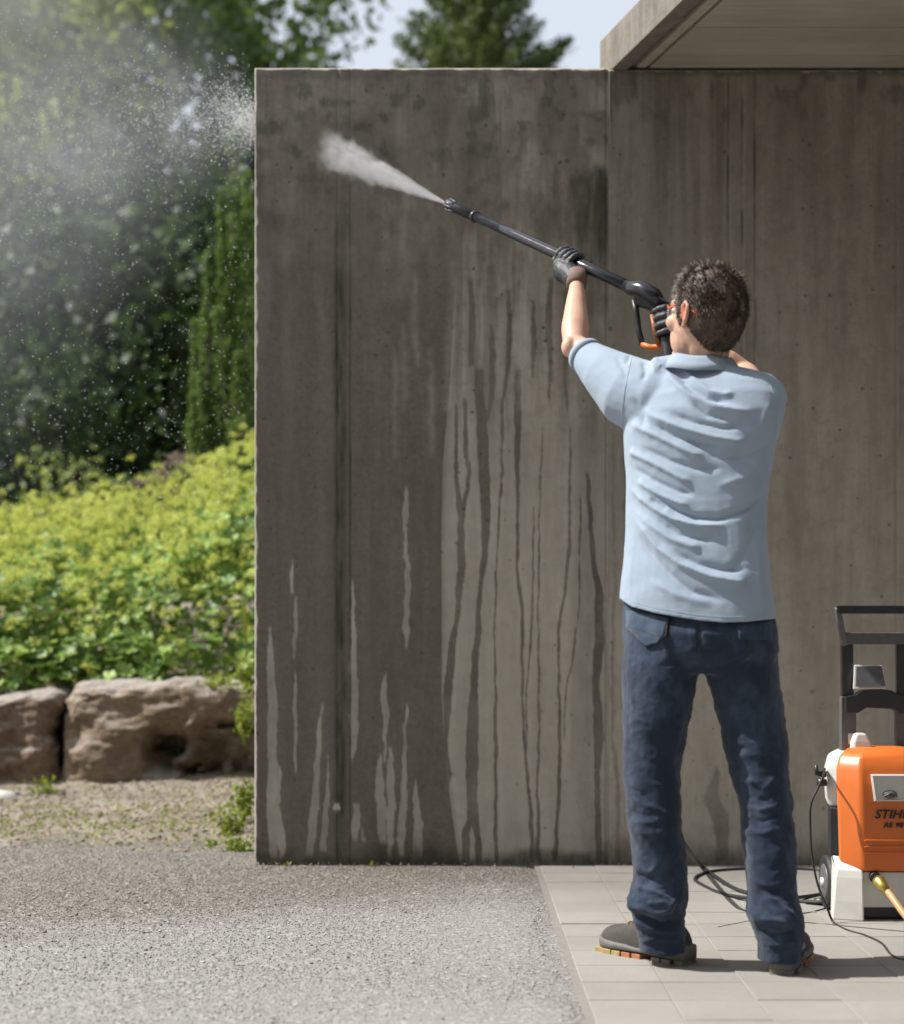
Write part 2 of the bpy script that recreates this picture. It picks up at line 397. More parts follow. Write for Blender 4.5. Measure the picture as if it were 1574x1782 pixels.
# ------------------------------------------------------------ paving
pv = grid_mesh('paving_bed', np.array([.30, 4.5]), np.array([1.0, 6.2]), lambda X, Y: X*0+.0008)
bed = link('pavement', pv, MAT['joint'], None, False, kind='structure', label='pale concrete block paving beside the gravel')
mp = MB()
def paver_mesh(dx, dy):
    m = MB(); x, y, c = dx/2, dy/2, .002
    rg = []
    for zz, ins in ((-.03, 0), (-.004, 0), (0, c)):
        rg.append([Vector((sx*(x-ins), sy*(y-ins), zz)) for sx, sy in ((-1, -1), (1, -1), (1, 1), (-1, 1))])
    m.rings(rg); return m.mesh('paver')
pm = paver_mesh(.1992, .1992)
for i in range(11):
    for j in range(15):
        y = 6.085-.2*j
        if y < 3.25: continue
        o = bpy.data.objects.new('paver', pm); COL.objects.link(o); o.parent = bed
        o.location = (.421+.2*i, y, .0035+rnd.uniform(-.0014, .0014))
        o.rotation_euler = (rnd.uniform(-.004, .004), rnd.uniform(-.004, .004), rnd.uniform(-.006, .006))
pm.materials.append(MAT['paver'])

# ------------------------------------------------------------ concrete walls
WD = 6.22; WS = F/WD
def wx(px): return (px-CX)/WS
def wz(py): return CH+(HY-py)/WS
WTOP = wz(117)
def streak(PX, PY, pts, soft=2.0, jit=1.0, seed=0):
    soft = soft*1.35
    xs_, ys_, ws_ = [np.array(q, float) for q in zip(*pts)]
    xs_, ws_ = xs_.astype(float), ws_
    order = [0, 1, 2]
    c = np.interp(PY, ys_, xs_); wd = np.interp(PY, ys_, ws_)
    j = vn(np.stack([PY.ravel()*.06, PY.ravel()*0+seed, PY.ravel()*0], 1), seed).reshape(PY.shape)*jit
    j2 = vn(np.stack([PY.ravel()*.13, PX.ravel()*.02+seed*3.1, PY.ravel()*0], 1), seed+5).reshape(PY.shape)*jit
    j2 = j2+vn(np.stack([PY.ravel()*.33, PX.ravel()*.05+seed, PY.ravel()*0], 1), seed+9).reshape(PY.shape)*.7
    m = np.clip((wd+j2*.8-np.abs(PX-c-j))/soft+.5, 0, 1)*(.84+.16*vn(np.stack([PY.ravel()*.021, PY.ravel()*0+seed, PY.ravel()*0], 1), seed+3).reshape(PY.shape))
    ends = np.clip((PY-ys_[0])/6, 0, 1)*np.clip((ys_[-1]-PY)/6, 0, 1)
    return m*ends
DRY = [
 [(469,1088,1),(471,1140,6),(473,1200,8),(475,1250,9),(475,1326,8),(473,1410,10),(476,1460,9),(478,1500,5)],
 [(486,1330,2),(486,1345,3),(484,1401,5),(490,1452,7),(490,1498,5)],
 [(508,970,1),(509,1000,3),(509,1036,3)], [(516,1036,3),(515,1100,4),(511,1150,2)], [(513,1165,1),(514,1220,4),(514,1290,3),(514,1350,1)],
 [(561,1222,1),(559,1240,2),(555,1284,4),(551,1368,6),(545,1430,8),(540,1495,7)],
 [(570,1310,1),(571,1368,3),(566,1430,6),(563,1485,6)],
 [(613,1008,1),(614,1056,4),(616,1119,5),(616,1203,8),(616,1266,8),(615,1290,6),(613,1330,1)],
 [(622,1395,5),(620,1435,8),(618,1465,5)], [(631,1440,2),(632,1470,3)],
 [(708,845,3),(706,889,5),(705,930,3),(710,993,5),(708,1056,5),(707,1098,6),(708,1133,1)],
 [(672,1168,2),(668,1203,6),(671,1245,6),(671,1290,3),(671,1330,2)],
 [(662,1310,2),(660,1359,7),(664,1410,9),(668,1470,6)], [(680,1297,3),(680,1347,6),(681,1400,8),(679,1450,6),(679,1495,3)],
 [(708,1222,1),(707,1245,3),(705,1267,2),(705,1317,4),(703,1389,6),(698,1452,7),(700,1495,4)],
 [(725,1353,1),(724,1389,6),(728,1430,7),(726,1498,9)]]
FAINT = [[(687,600,1),(690,660,4),(686,740,3),(688,800,2)],[(515,790,2),(516,860,5),(515,950,3)],[(556,790,2),(560,880,5),(562,980,3)],
 [(655,780,3),(652,850,6),(654,920,2)],[(790,450,3),(786,560,8),(782,650,8),(780,720,7)],[(725,480,3),(722,560,8),(727,640,3)],
 [(700,560,3),(705,640,6),(703,720,2)],[(640,820,3),(638,900,5),(640,960,2)],[(750,600,2),(752,700,6),(750,800,2)],[(735,900,2),(745,1000,3),(740,1080,1)]]
WETS = [
 [(794,700,3),(794,742,3),(794,826,3),(803,910,6),(803,993,7),(796,1077,4),(788,1119,6),(780,1203,8),(775,1287,4),(782,1347,3),(781,1380,1)],
 [(809,690,3),(811,784,4),(817,826,4),(809,876,4),(804,915,3)],
 [(834,640,8),(836,700,9),(842,784,10),(845,868,9),(845,952,6),(836,1014,4),(832,1098,5),(824,1203,7),(824,1242,10),(822,1326,11),(821,1389,9),(824,1430,10),(824,1445,3)],
 [(818,1425,5),(811,1452,7),(811,1505,7)], [(829,1425,5),(832,1460,6),(834,1505,5)],
 [(874,690,3),(874,826,2),(868,901,1.5),(864,993,1.5),(861,1077,1.5),(863,1203,1.5),(863,1225,3),(863,1368,3),(863,1452,3),(864,1505,4)],
 [(901,640,5),(901,721,6),(901,784,5),(901,868,2.5),(901,993,2.5),(909,1056,3),(909,1140,3),(910,1224,2),(916,1326,2.5),(924,1410,3),(928,1505,4)],
 [(945,740,1.2),(939,910,1.4),(937,1077,1.5),(939,1287,2),(935,1368,1.5),(937,1440,3),(937,1505,5)],
 [(930,880,1),(928,1000,1.3),(924,1120,1.3),(916,1220,1),(918,1300,1)],
 [(993,742,1),(991,952,3),(983,1035,2),(972,1098,2),(973,1203,2),(975,1326,3),(970,1430,3),(966,1505,5)],
 [(1010,860,1),(1010,910,1.5),(1008,1056,1),(998,1140,1.5),(985,1203,1),(981,1290,1)],
 [(1022,820,3),(1025,868,4),(1033,972,4),(1044,1035,7),(1044,1119,9),(1037,1182,6),(1044,1287,9),(1040,1330,5),(1042,1505,5)],
 [(1069,700,3),(1067,889,3),(1069,993,3),(1075,1010,3),(1069,1048,3),(1065,1140,3),(1067,1287,3),(1071,1326,4),(1077,1410,4),(1075,1505,5)],
 [(855,560,4),(858,620,6),(856,690,5),(846,740,3)],[(885,500,4),(888,560,5),(884,640,4),(876,700,2)],[(928,520,3),(930,600,5),(926,660,2)],
 [(960,480,4),(955,560,6),(958,640,4),(956,700,2)],[(985,500,5),(988,580,8),(984,650,4),(988,720,2)],[(820,480,3),(822,560,6),(820,640,5)]]
LIGHT = [[(848,405,1),(846,450,3),(844,515,3)],[(862,420,2),(868,450,9),(870,500,8),(866,520,2)],[(842,530,3),(840,600,4),(838,640,3)],[(872,520,4),(870,600,8),(868,700,6)],
 [(908,500,4),(908,560,14),(912,640,14),(915,720,12)],[(1002,400,2),(1000,450,4),(1003,480,2)],[(930,370,1),(928,420,2),(926,460,1)],[(905,380,1),(903,430,2)],[(1062,330,2),(1063,420,4),(1062,520,3)],
 [(1100,560,3),(1098,640,8),(1100,720,5)],[(1000,640,3),(1002,720,8),(1005,800,9),(1003,900,6)]]
def stains_left(PX, PY):
    f = lambda sx, sy, s, o=4: fbm(np.stack([PX.ravel()*sx, PY.ravel()*sy, PX.ravel()*0], 1), o, s).reshape(PX.shape)
    edge = np.interp(PY, [117, 380, 448, 687, 805, 935, 1077, 1203, 1287, 1305, 1380, 1452, 1493, 1520], [830, 815, 796, 782, 771, 768, 769, 769, 773, 775, 782, 792, 798, 800])
    below = np.clip((PY-330-f(.02, .006, 9)*70)/220, 0, 1)
    wet = np.clip((edge-PX)/1.6+.5, 0, 1)*(.75+.25*below)
    up = 1-np.clip((PY-430-f(.035, .004, 2)*150)/160, 0, 1)
    mott = f(.022, .018, 27, 5); wet = np.maximum(wet, up*(.66+.34*mott)); wet = wet*(1-.25*up*np.clip(mott*-2, 0, 1))
    wet = np.clip(wet+f(.05, .004, 21)*.10, 0, 1)
    # dirty vertical runs fading from the top of the dry field
    runs = np.clip((f(.085, .0035, 33)+.15)*1.7, 0, 1)*np.clip(1-(PY-420)/420, 0, 1)*(PX > edge)
    wet = np.maximum(wet, runs*.8)
    for i, s in enumerate(WETS):
        s2 = [(a, b, c) for a, b, c in s]; wet = np.maximum(wet, streak(PX, PY, s2, 1.8, 1.2, i+40)*1.08)
    dry = np.zeros_like(wet)
    for i, s in enumerate(DRY): dry = np.maximum(dry, streak(PX, PY, s, 1.6, 1.8, i+80))
    wet = wet*(1-dry)
    lig = np.zeros_like(wet)
    for i, s in enumerate(LIGHT): lig = np.maximum(lig, streak(PX, PY, s, 7, 2.5, i+120)*.45)
    for i, s in enumerate(FAINT): lig = np.maximum(lig, streak(PX, PY, s, 8, 2.5, i+140)*.38)
    wet = np.clip(wet, 0, 1); lig = np.maximum(lig, dry*.45)
    wet = wet*(1-.45*np.clip(lig*2, 0, 1)*(PY < 800))
    zone = np.clip((PX-edge)/8, 0, 1)*np.clip((PY-600)/300, 0, 1); lig = np.maximum(lig, zone*.52*(1-wet))
    alg = np.zeros_like(wet)
    # algae: right top corner below the slab, the form joint, the foot of the wall
    cx = np.clip((PX-905)/120, 0, 1)*np.clip((PY-285-f(.05, .02, 3)*14)/22, 0, 1)*np.clip((640-PY)/330, 0, 1)
    alg = np.maximum(alg, cx*np.clip(.8+f(.06, .008, 4)*1.1, 0, 1))
    alg = np.maximum(alg, np.clip((11-np.abs(PX-1047-f(.01, .01, 6)*4))/6, 0, 1)*np.clip((PY-290)/20, 0, 1)*np.clip((620-PY)/200, 0, 1)*.9)
    alg = np.maximum(alg, np.clip(1.2-np.abs(PX-1030)/34, 0, 1)*.35*(PY > 560))
    foot = np.clip((PY-1462-f(.012, .03, 7, 5)*26)/34, 0, 1); alg = np.maximum(alg, foot*.9)
    j = np.clip((PY-250)/260, 0, 1)
    jn = np.clip(.5+f(.15, .02, 11)*.9, 0, 1)
    alg = np.maximum(alg, np.clip((14-np.abs(PX-592))/8, 0, 1)*j*(.45+.5*jn))
    alg = np.maximum(alg, np.clip((3.5-np.abs(PX-610))/3, 0, 1)*j*(.3+.5*jn))
    blot = np.clip((f(.045, .045, 15)-.28)*3, 0, 1)*np.clip((520-PY)/300, 0, 1); alg = np.maximum(alg, blot*.5)
    top = np.clip((142-PY)/8, 0, 1)*np.clip((PY-121)/2, 0, 1); alg = np.maximum(alg, top*.35)
    lt = np.clip((2.2-np.abs(PY-134))/1.6, 0, 1)*np.clip(f(.03, .001, 19)*3+.1, 0, 1)*(PX > 620); lig = np.maximum(lig, lt)
    lig = np.maximum(lig, np.clip((1.8-np.abs(PX-588))/1.4, 0, 1)*np.clip(f(.001, .2, 23)*3-.4, 0, 1)*(PY < 600)*.7)
    hole = np.clip((8-np.hypot(PX-586, PY-1406))/2, 0, 1); lig = np.maximum(lig, hole); wet *= 1-hole; alg *= 1-hole
    return wet, alg, lig
def stains_right(PX, PY):
    f = lambda sx, sy, s, o=4: fbm(np.stack([PX.ravel()*sx, PY.ravel()*sy, PX.ravel()*0], 1), o, s).reshape(PX.shape)
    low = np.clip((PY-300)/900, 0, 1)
    wet = .70-.68*low+f(.03, .003, 61)*.14  # base tone of the whole face, darker towards the top
    runs = np.clip(f(.075, .0028, 62)*1.7-.05, 0, 1)*np.clip((620-PY)/500, 0, 1)*np.clip((1340-PX)/100, .15, 1)
    wet = np.clip(wet+runs*.6, 0, 1)
    for i, s in enumerate([[(1069,600,3),(1067,889,3),(1069,993,3),(1075,1010,3),(1069,1048,3),(1065,1140,3),(1067,1287,3),(1071,1326,4),(1077,1410,4),(1075,1505,5)],
        [(1088,620,2),(1090,760,5),(1088,900,4)],[(1268,150,3),(1268,240,6),(1266,330,3),(1268,470,2)],[(1292,130,2),(1292,400,3),(1292,640,2)],[(1315,120,3),(1314,330,3),(1313,520,3),(1314,700,1)],
        [(1098,130,5),(1096,240,10),(1094,300,7),(1096,420,3),(1096,520,2)],[(1125,130,6),(1128,230,11),(1130,300,5),(1126,380,4),(1124,520,2)],[(1110,160,4),(1108,260,6),(1112,330,2)],
        [(1248,1330,2),(1240,1390,14),(1252,1420,16),(1258,1470,11),(1256,1505,12)],[(1074,340,2),(1075,420,4),(1072,520,4)]]):
        wet = np.maximum(wet, streak(PX, PY, s, 3.5, 2.2, i+60)*.8)
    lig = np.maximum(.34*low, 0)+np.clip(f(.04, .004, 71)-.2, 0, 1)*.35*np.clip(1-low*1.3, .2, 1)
    alg = np.clip((PY-1448-f(.012, .03, 67, 5)*30)/45, 0, 1)*.62
    alg = np.maximum(alg, np.clip((137-PY)/9, 0, 1)*.5)
    alg = np.maximum(alg, np.clip((f(.05, .03, 75)-.25)*3, 0, 1)*np.clip((260-PY)/120, 0, 1)*.6)
    for c, wd in ((1268, 2.0), (1292, 1.6), (1315, 2.2)):
        alg = np.maximum(alg, np.clip((wd+1-np.abs(PX-c-f(.002, .004, c)*2))/1.6, 0, 1)*np.clip(f(.01, .02, c+1)*1.5+.4, 0, 1)*np.clip((760-PY)/500, 0, .8))
    return wet, alg, lig
def wall(name, x0, x1, sx, sy, stf, seams, yfront, ytop, back, bev, **k):
    cols = np.arange(x0, x1+sx*.5, sx); cols[-1] = x1
    if bev: cols = np.unique(np.concatenate([cols, x0+np.array([.2, .6, 1.2, 2, 3, 4, 5.2])]))
    ybot = 1520.0
    rows = np.unique(np.concatenate([np.arange(ytop, ybot, sy), ytop+np.array([.2, .6, 1.2, 2, 3, 4, 5.2]), [ybot]]))
    PX, PY = np.meshgrid(cols, rows); nx, ny = len(cols), len(rows)
    wet, alg, lig = stf(PX, PY)
    Y = np.full(PX.shape, yfront)
    nz = fbm(np.stack([PX.ravel()*.02, PY.ravel()*.012, PX.ravel()*0], 1), 4, 91).reshape(PX.shape); Y += nz*.0012
    for c, wd, dp in seams: Y += dp*np.exp(-((PX-c)/wd)**2)
    r = 5.2; rr = r/WS
    chip = 1+.5*fbm(np.stack([PX.ravel()*.06, PY.ravel()*.06, PX.ravel()*0], 1), 3, 17).reshape(PX.shape)
    dl = np.full(PX.shape, 99.0)
    dt = (PY-ytop)*chip if True else dl
    if bev: dl = np.minimum(dl, (PX-x0)*chip)
    dd = np.minimum(dl, dt); q = np.clip(1-dd/r, 0, 1); Y += rr*(1-np.sqrt(np.clip(1-q*q, 0, 1)))
    X = wx(PX); Z = wz(PY)
    V = np.stack([X.ravel(), Y.ravel(), Z.ravel()], 1)
    i = (np.arange(ny-1)[:, None]*nx+np.arange(nx-1)[None]).ravel()
    Fc = np.stack([i, i+nx, i+1+nx, i+1], 1)
    loop = list(range(nx))+[a*nx+nx-1 for a in range(1, ny)]+[(ny-1)*nx+a for a in range(nx-2, -1, -1)]+[a*nx for a in range(ny-2, 0, -1)]
    loop = np.array(loop); nb = len(loop); base = len(V)
    VB = V[loop].copy(); VB[:, 1] = yfront+back
    # two intermediate rows give rough wall tops some chips
    V = np.concatenate([V, VB]); a = np.arange(nb); b = (a+1) % nb
    Fs = np.stack([loop[a], loop[b], base+b, base+a], 1)
    me = arrmesh(name, V, np.concatenate([Fc, Fs]))
    at = me.color_attributes.new('stain', 'FLOAT_COLOR', 'POINT')
    C = np.zeros((len(V), 4), np.float32); C[:, 3] = 1
    C[:base, 0] = wet.ravel(); C[:base, 1] = alg.ravel(); C[:base, 2] = lig.ravel(); C[base:, 2] = .35
    bo = (dd.ravel() < 3.2); C[:base][bo, 0] *= .15; C[:base][bo, 1] *= .4; C[:base][bo, 2] = np.maximum(C[:base][bo, 2], .6)  # sunlit look of the chamfered edges put into the colour as a paler border
    at.data.foreach_set('color', C.ravel())
    return link(name, me, MAT['wall'], None, True, **k)
wall('concrete_wall', 443, 1059, .9, 6, stains_left, [(588, 2.2, .0035), (610, 1.6, .003), (599, 6, -.0015), (1056, 2, .004)], WD, 117, .30, True,
     label='free-standing stained concrete wall with wet streaks, being washed by the man', cat='wall')
wall('building_wall', 1059.5, 2300, 2.2, 8, stains_right, [(1268, 1.6, .002), (1292, 1.6, .003), (1315, 1.8, .003), (1560, 2, .003)], WD-.006, 121, .30, False,
     label='drier concrete wall of the building under the overhanging slab, right of the man', cat='wall')

# ------------------------------------------------------------ canopy slab
cn = empty('canopy_slab', (.59, WD, WTOP), label='concrete roof slab with a board-marked underside projecting over the man', cat='roof')
ZB, ZT = CH+(HY-120.5)*WD/F, 3.08
kx = -.24
def edge_x(y, off=0): return .59+kx*(y-WD)+off*math.sqrt(1+kx*kx)
Y0, Y1 = 1.2, 6.355
mb = MB(); mb.poly_prism([(edge_x(Y1), Y1, ZB+.018), (edge_x(Y0), Y0, ZB+.018), (9.5, Y0, ZB+.018), (9.5, Y1, ZB+.018)], (0, 0, ZT-ZB-.018))
mb.build('slab', MAT['fascia'], cn)
mb = MB(); mb.poly_prism([(edge_x(Y1)-.001, Y1, ZB), (edge_x(Y0)-.001, Y0, ZB), (edge_x(Y0, .055), Y0, ZB), (edge_x(Y1, .055), Y1, ZB)], (0, 0, .0185))
mb.build('drip_edge', MAT['fascia'], cn, bevel=.003)
mb = MB(); mb.poly_prism([(edge_x(WD-.01, .085), WD-.01, ZB+.004), (edge_x(Y0, .085), Y0, ZB+.004), (edge_x(Y0, .12), Y0, ZB+.004), (edge_x(WD-.01, .12), WD-.01, ZB+.004)], (0, 0, .015))
mb.build('groove_lip', MAT['soffit'], cn, bevel=.002)
bys = [WD-.008, 6.08, 5.93, 5.79, 5.68, 5.5, 5.36, 5.2, 5.05, 4.9, 4.75, 4.6, 4.45, 4.3, 4.0, 3.7, 3.4, 3.1, 2.6, 2.0, 1.4]
for a, b in zip(bys[:-1], bys[1:]):
    z = ZB+.002+rnd.uniform(0, .003); mb = MB(); a2 = a-.0015; b2 = b+.0015
    mb.poly_prism([(edge_x(a2, .133), a2, z), (edge_x(b2, .133), b2, z), (9.4, b2, z), (9.4, a2, z)], (0, 0, ZB+.018-z-.0005))
    mb.build('soffit_board', MAT['soffit'], cn)

# ------------------------------------------------------------ boulders
def boulder(name, x0, x1, z0, z1, y0, y1, seed, mat, cav=0, **k):
    V = []; nx, ny, nz = 60, 30, 30
    import bmesh
    bm = bmesh.new(); bmesh.ops.create_cube(bm, size=2)
    bmesh.ops.subdivide_edges(bm, edges=bm.edges, cuts=70, use_grid_fill=True)
    me = bpy.data.meshes.new(name); bm.to_mesh(me); bm.free()
    v, _ = getv(me)
    L = np.max(np.abs(v), 1)[:, None]; rr = (np.sum(np.abs(v)**9, 1)**(1/9))[:, None]; v = v/rr
    s = np.array([(x1-x0)/2, (y1-y0)/2, (z1-z0)/2]); c = np.array([(x0+x1)/2, (y0+y1)/2, (z0+z1)/2])
    nrm = v**7; nrm /= np.linalg.norm(nrm, axis=1)[:, None]+1e-9
    w_ = v*s+c
    d = fbm(w_*2.2, 3, seed)*.045+fbm(w_*8, 4, seed+4)*.022+np.round(fbm(w_*np.array([3, 3, 7]), 3, seed+6)*5)/5*.022
    d += -.03*np.abs(fbm(w_*np.array([5, 5, 9]), 4, seed+9))
    if cav:
        # broken, hollowed lower right part of the front face
        u = (w_[:, 0]-x0)/(x1-x0); h = (w_[:, 2]-z0)/(z1-z0); front = np.clip(-nrm[:, 1]*2-.6, 0, 1)
        edge = fbm(w_*6, 3, seed+20)*.10
        lim = np.interp(u, [0, .2, .32, .5, .8, 1], [-.2, -.1, .62, .78, .70, .66])
        inside = np.clip((lim-h+edge)*9, 0, 1)*np.clip((h-np.interp(u, [0, .3, .5, 1], [.6, .2, .10, .22])+edge)*9, 0, 1)
        d -= front*inside*(.13+.13*fbm(w_*7, 4, seed+30)+.07*np.sign(fbm(w_*4.2, 3, seed+33)))
        d += front*inside*.05*fbm(w_*17, 3, seed+40)
    w_ = w_+nrm*d[:, None]
    setv(me, w_); return link(name, me, mat, None, True, **k)
def bx(px, d): return (px-CX)*d/F
boulder('boulder', bx(106, 8.3), bx(106, 8.3)+1.45, -.03, .60, 8.18, 9.0, 3, MAT['rock'], 1, label='big pale brown boulder with a hollowed broken face, against the left end of the wall', cat='boulder')
boulder('boulder', bx(98, 8.3)-1.15, bx(97, 8.3), -.03, .555, 8.20, 8.95, 14, MAT['rock2'], 0, label='dark brown squared boulder cut off by the left edge of the photo', cat='boulder')
def small_stone(px, py, r, mat, label):
    m = MB(); m.ell((0, 0, 0), (r*1.3, r, r*.8), 14, 9); me = m.mesh('stone'); v, n = getv(me); g = G(px, py, .06)
    v = v+n*(fbm(v*30, 3, int(px))*r*.25)[:, None]+np.array(g); setv(me, v)
    link('stone', me, mat, None, True, label=label, cat='stone')
pale = simple('pale_stone', (.52, .50, .46), .85, .2, 25, .002)
small_stone(10, 1392, .05, pale, 'small whitish stone below the dark boulder at the left edge')

# ------------------------------------------------------------ leaf clouds
def leaf_quads(C, size, nrm=None, curl=.3, asp=.6, up=0.0):
    """rhombic bent leaves: 4 verts + 2 tris as one quad"""
    n = len(C); size = np.broadcast_to(size, (n,))[:, None]
    a = rng.standard_normal((n, 3)); a[:, 2] += up
    a /= np.linalg.norm(a, axis=1)[:, None]
    b = rng.standard_normal((n, 3)); b = np.cross(a, b); b /= np.linalg.norm(b, axis=1)[:, None]
    nn = np.cross(a, b)
    V = np.stack([C-a*size, C+b*size*asp+nn*size*curl, C+a*size, C-b*size*asp+nn*size*curl], 1)
    return V.reshape(-1, 3), np.arange(n*4).reshape(-1, 4)
def clump_points(centres, rads, per, flat=.8):
    out = []
    for c, r in zip(centres, rads):
        m = max(4, int(per*(r**2))); v = rng.standard_normal((m, 3)); v /= np.linalg.norm(v, axis=1)[:, None]
        v *= (rng.random(m)**.4)[:, None]; v[:, 2] *= flat; out.append(np.array(c)+v*r)
    return np.concatenate(out)
def broad_tree(name, x, y, zc, rx, rz, nclump, per, leaf, mat, seed, trunk=.3, crad=(.5, 1.1), **k):
    global rng
    rng = np.random.default_rng(seed); rr = random.Random(seed)
    root = empty(name, (x, y, 0), **k)
    cs, rs = [], []
    for i in range(nclump):
        v = rng.standard_normal(3); v /= np.linalg.norm(v); q = rng.random()**.35
        cs.append((x+v[0]*rx*q, y+v[1]*rx*q, zc+v[2]*rz*q)); rs.append(rng.uniform(*crad))
    Pn = clump_points(cs, rs, per)
    V, Fc = leaf_quads(Pn, rng.uniform(.6, 1.2, len(Pn))*leaf)
    link('crown', arrmesh('crown', V, Fc), mat, root)
    m = MB(); top = Vector((x, y, zc+rz*.5))
    m.tube([(x, y, -.2), (x+.1, y, zc*.35), (x-.1, y, zc*.8), top], [trunk, trunk*.8, trunk*.5, trunk*.12], 9)
    for i in range(14):
        c = Vector(cs[rr.randrange(len(cs))]); s = Vector((x, y, rr.uniform(zc-rz*.8, zc+rz*.2)))
        mid = s.lerp(c, .5)+Vector((0, 0, -.1)); m.tube([s, mid, c], [trunk*.28, trunk*.18, trunk*.05], 6)
    m.build('trunk', MAT['bark'], root, True); return root
def X_(px, d): return (px-CX)*d/F
broad_tree('broadleaf_tree', X_(150, 24), 24, 8.6, 3.2, 4.4, 105, 95, .14, MAT['leaf_mid'], 11, label='tall grey-green broadleaf tree behind the drifting spray, reaching to the patch of sky', cat='tree')
broad_tree('broadleaf_tree', X_(440, 27), 27, 9.9, 1.8, 2.6, 60, 95, .13, MAT['leaf_mid'], 12, trunk=.18, crad=(.35, .8), label='loose broadleaf tree top with thin sprays against the sky above the wall corner', cat='tree')
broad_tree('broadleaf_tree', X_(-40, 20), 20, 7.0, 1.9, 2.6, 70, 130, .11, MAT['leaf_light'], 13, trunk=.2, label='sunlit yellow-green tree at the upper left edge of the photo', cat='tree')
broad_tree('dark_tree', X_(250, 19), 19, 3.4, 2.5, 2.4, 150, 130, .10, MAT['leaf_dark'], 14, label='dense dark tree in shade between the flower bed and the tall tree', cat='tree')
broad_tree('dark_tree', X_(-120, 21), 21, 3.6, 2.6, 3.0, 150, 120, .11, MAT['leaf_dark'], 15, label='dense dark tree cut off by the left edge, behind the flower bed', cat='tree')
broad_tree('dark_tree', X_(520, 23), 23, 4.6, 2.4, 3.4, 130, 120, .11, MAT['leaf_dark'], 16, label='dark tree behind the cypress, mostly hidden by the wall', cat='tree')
broad_tree('light_bush', X_(125, 14.5), 14.5, 1.9, .55, .45, 26, 330, .045, MAT['leaf_light'], 17, trunk=.05, crad=(.15, .3), label='out-of-focus light green bush just above the yellow flowers', cat='bush')
broad_tree('low_bush', X_(30, 14.8), 14.8, 1.65, .7, .45, 26, 300, .045, MAT['leaf_mid'], 19, trunk=.05, crad=(.15, .3), label='dim green bush low behind the flowers at the left edge', cat='bush')
broad_tree('low_bush', X_(300, 14.8), 14.8, 1.75, .7, .5, 26, 300, .045, MAT['leaf_mid'], 20, trunk=.05, crad=(.15, .3), label='dim green bush behind the flowers beside the cypress', cat='bush')
# far wood
rng = np.random.default_rng(5)
cs = [(rng.uniform(-40, 30), rng.uniform(42, 50), rng.uniform(0, 5.0)) for _ in range(330)]
Pn = clump_points(cs, [rng.uniform(1.2, 2.4) for _ in cs], 26)
V, Fc = leaf_quads(Pn, .34); link('far_wood', arrmesh('far_wood', V, Fc), MAT['leaf_dark'], None, kind='stuff', label='dark mass of distant woodland filling the gaps between the trees')

cs = [(rng.uniform(-16, 14), rng.uniform(-9.5, -6.5), rng.uniform(.5, 12)) for _ in range(460)]  # unseen foliage, added to cut the sky light reaching the man's back
Pn = clump_points(cs, [rng.uniform(.9, 1.7) for _ in cs], 60)
V, Fc = leaf_quads(Pn, .17); link('sky_block_foliage', arrmesh('sky_block_foliage', V, Fc), MAT['leaf_mid'], None, kind='stuff', label='unseen mass of foliage added behind the camera to hold back sky light')

# cypress
def cypress():
    global rng
    rng = np.random.default_rng(31); d = 11.6
    root = empty('cypress', (X_(415, d), d, .7), label='slim bright green columnar cypress rising right beside the wall end', cat='cypress')
    plumes = [(416, 222, 38, 800), (372, 430, 30, 800), (396, 330, 26, 760), (350, 560, 26, 810), (440, 300, 30, 810), (455, 400, 40, 820), (408, 520, 30, 800), (362, 640, 26, 815), (425, 600, 32, 815), (475, 330, 40, 820), (345, 690, 20, 800)]
    pts = []; m = MB()
    for i, (cx, yt, wd, yb) in enumerate(plumes):
        cx -= 10
        dd = d+rng.uniform(-.22, .12)+(.25 if cx > 440 else 0); top = P(cx, yt, dd); bot = P(cx+(425-cx)*.12, yb, dd); bot.z = .75
        L = top.z-bot.z; n = int(L*30)
        R0 = wd*dd/F
        for j in range(int(L*70)):
            t = rng.random()**.9; r = R0*(math.sin(min(1, (1-t)*1.15+.02)*math.pi*.5)**.8)*(.75+.25*math.sin(t*17+i))
            a = rng.random()*6.28; q = .55+.45*rng.random()
            c = np.array([bot.x+(top.x-bot.x)*t+math.cos(a)*r*q, dd+math.sin(a)*r*q, bot.z+L*t])
            k = 30; s = np.array([.028, .028, .036])*(1-.5*t)
            pts.append(c+rng.standard_normal((k, 3))*s)
        m.tube([bot+Vector((0, 0, -.3)), bot.lerp(top, .5), top-Vector((0, 0, .1))], [.018, .012, .003], 6)
    Pn = np.concatenate(pts); V, Fc = leaf_quads(Pn, rng.uniform(.009, .019, len(Pn)), asp=.45, up=1.2)
    link('foliage', arrmesh('foliage', V, Fc), MAT['cypress'], root)
    m.build('stem', MAT['bark'], root, True)
cypress()

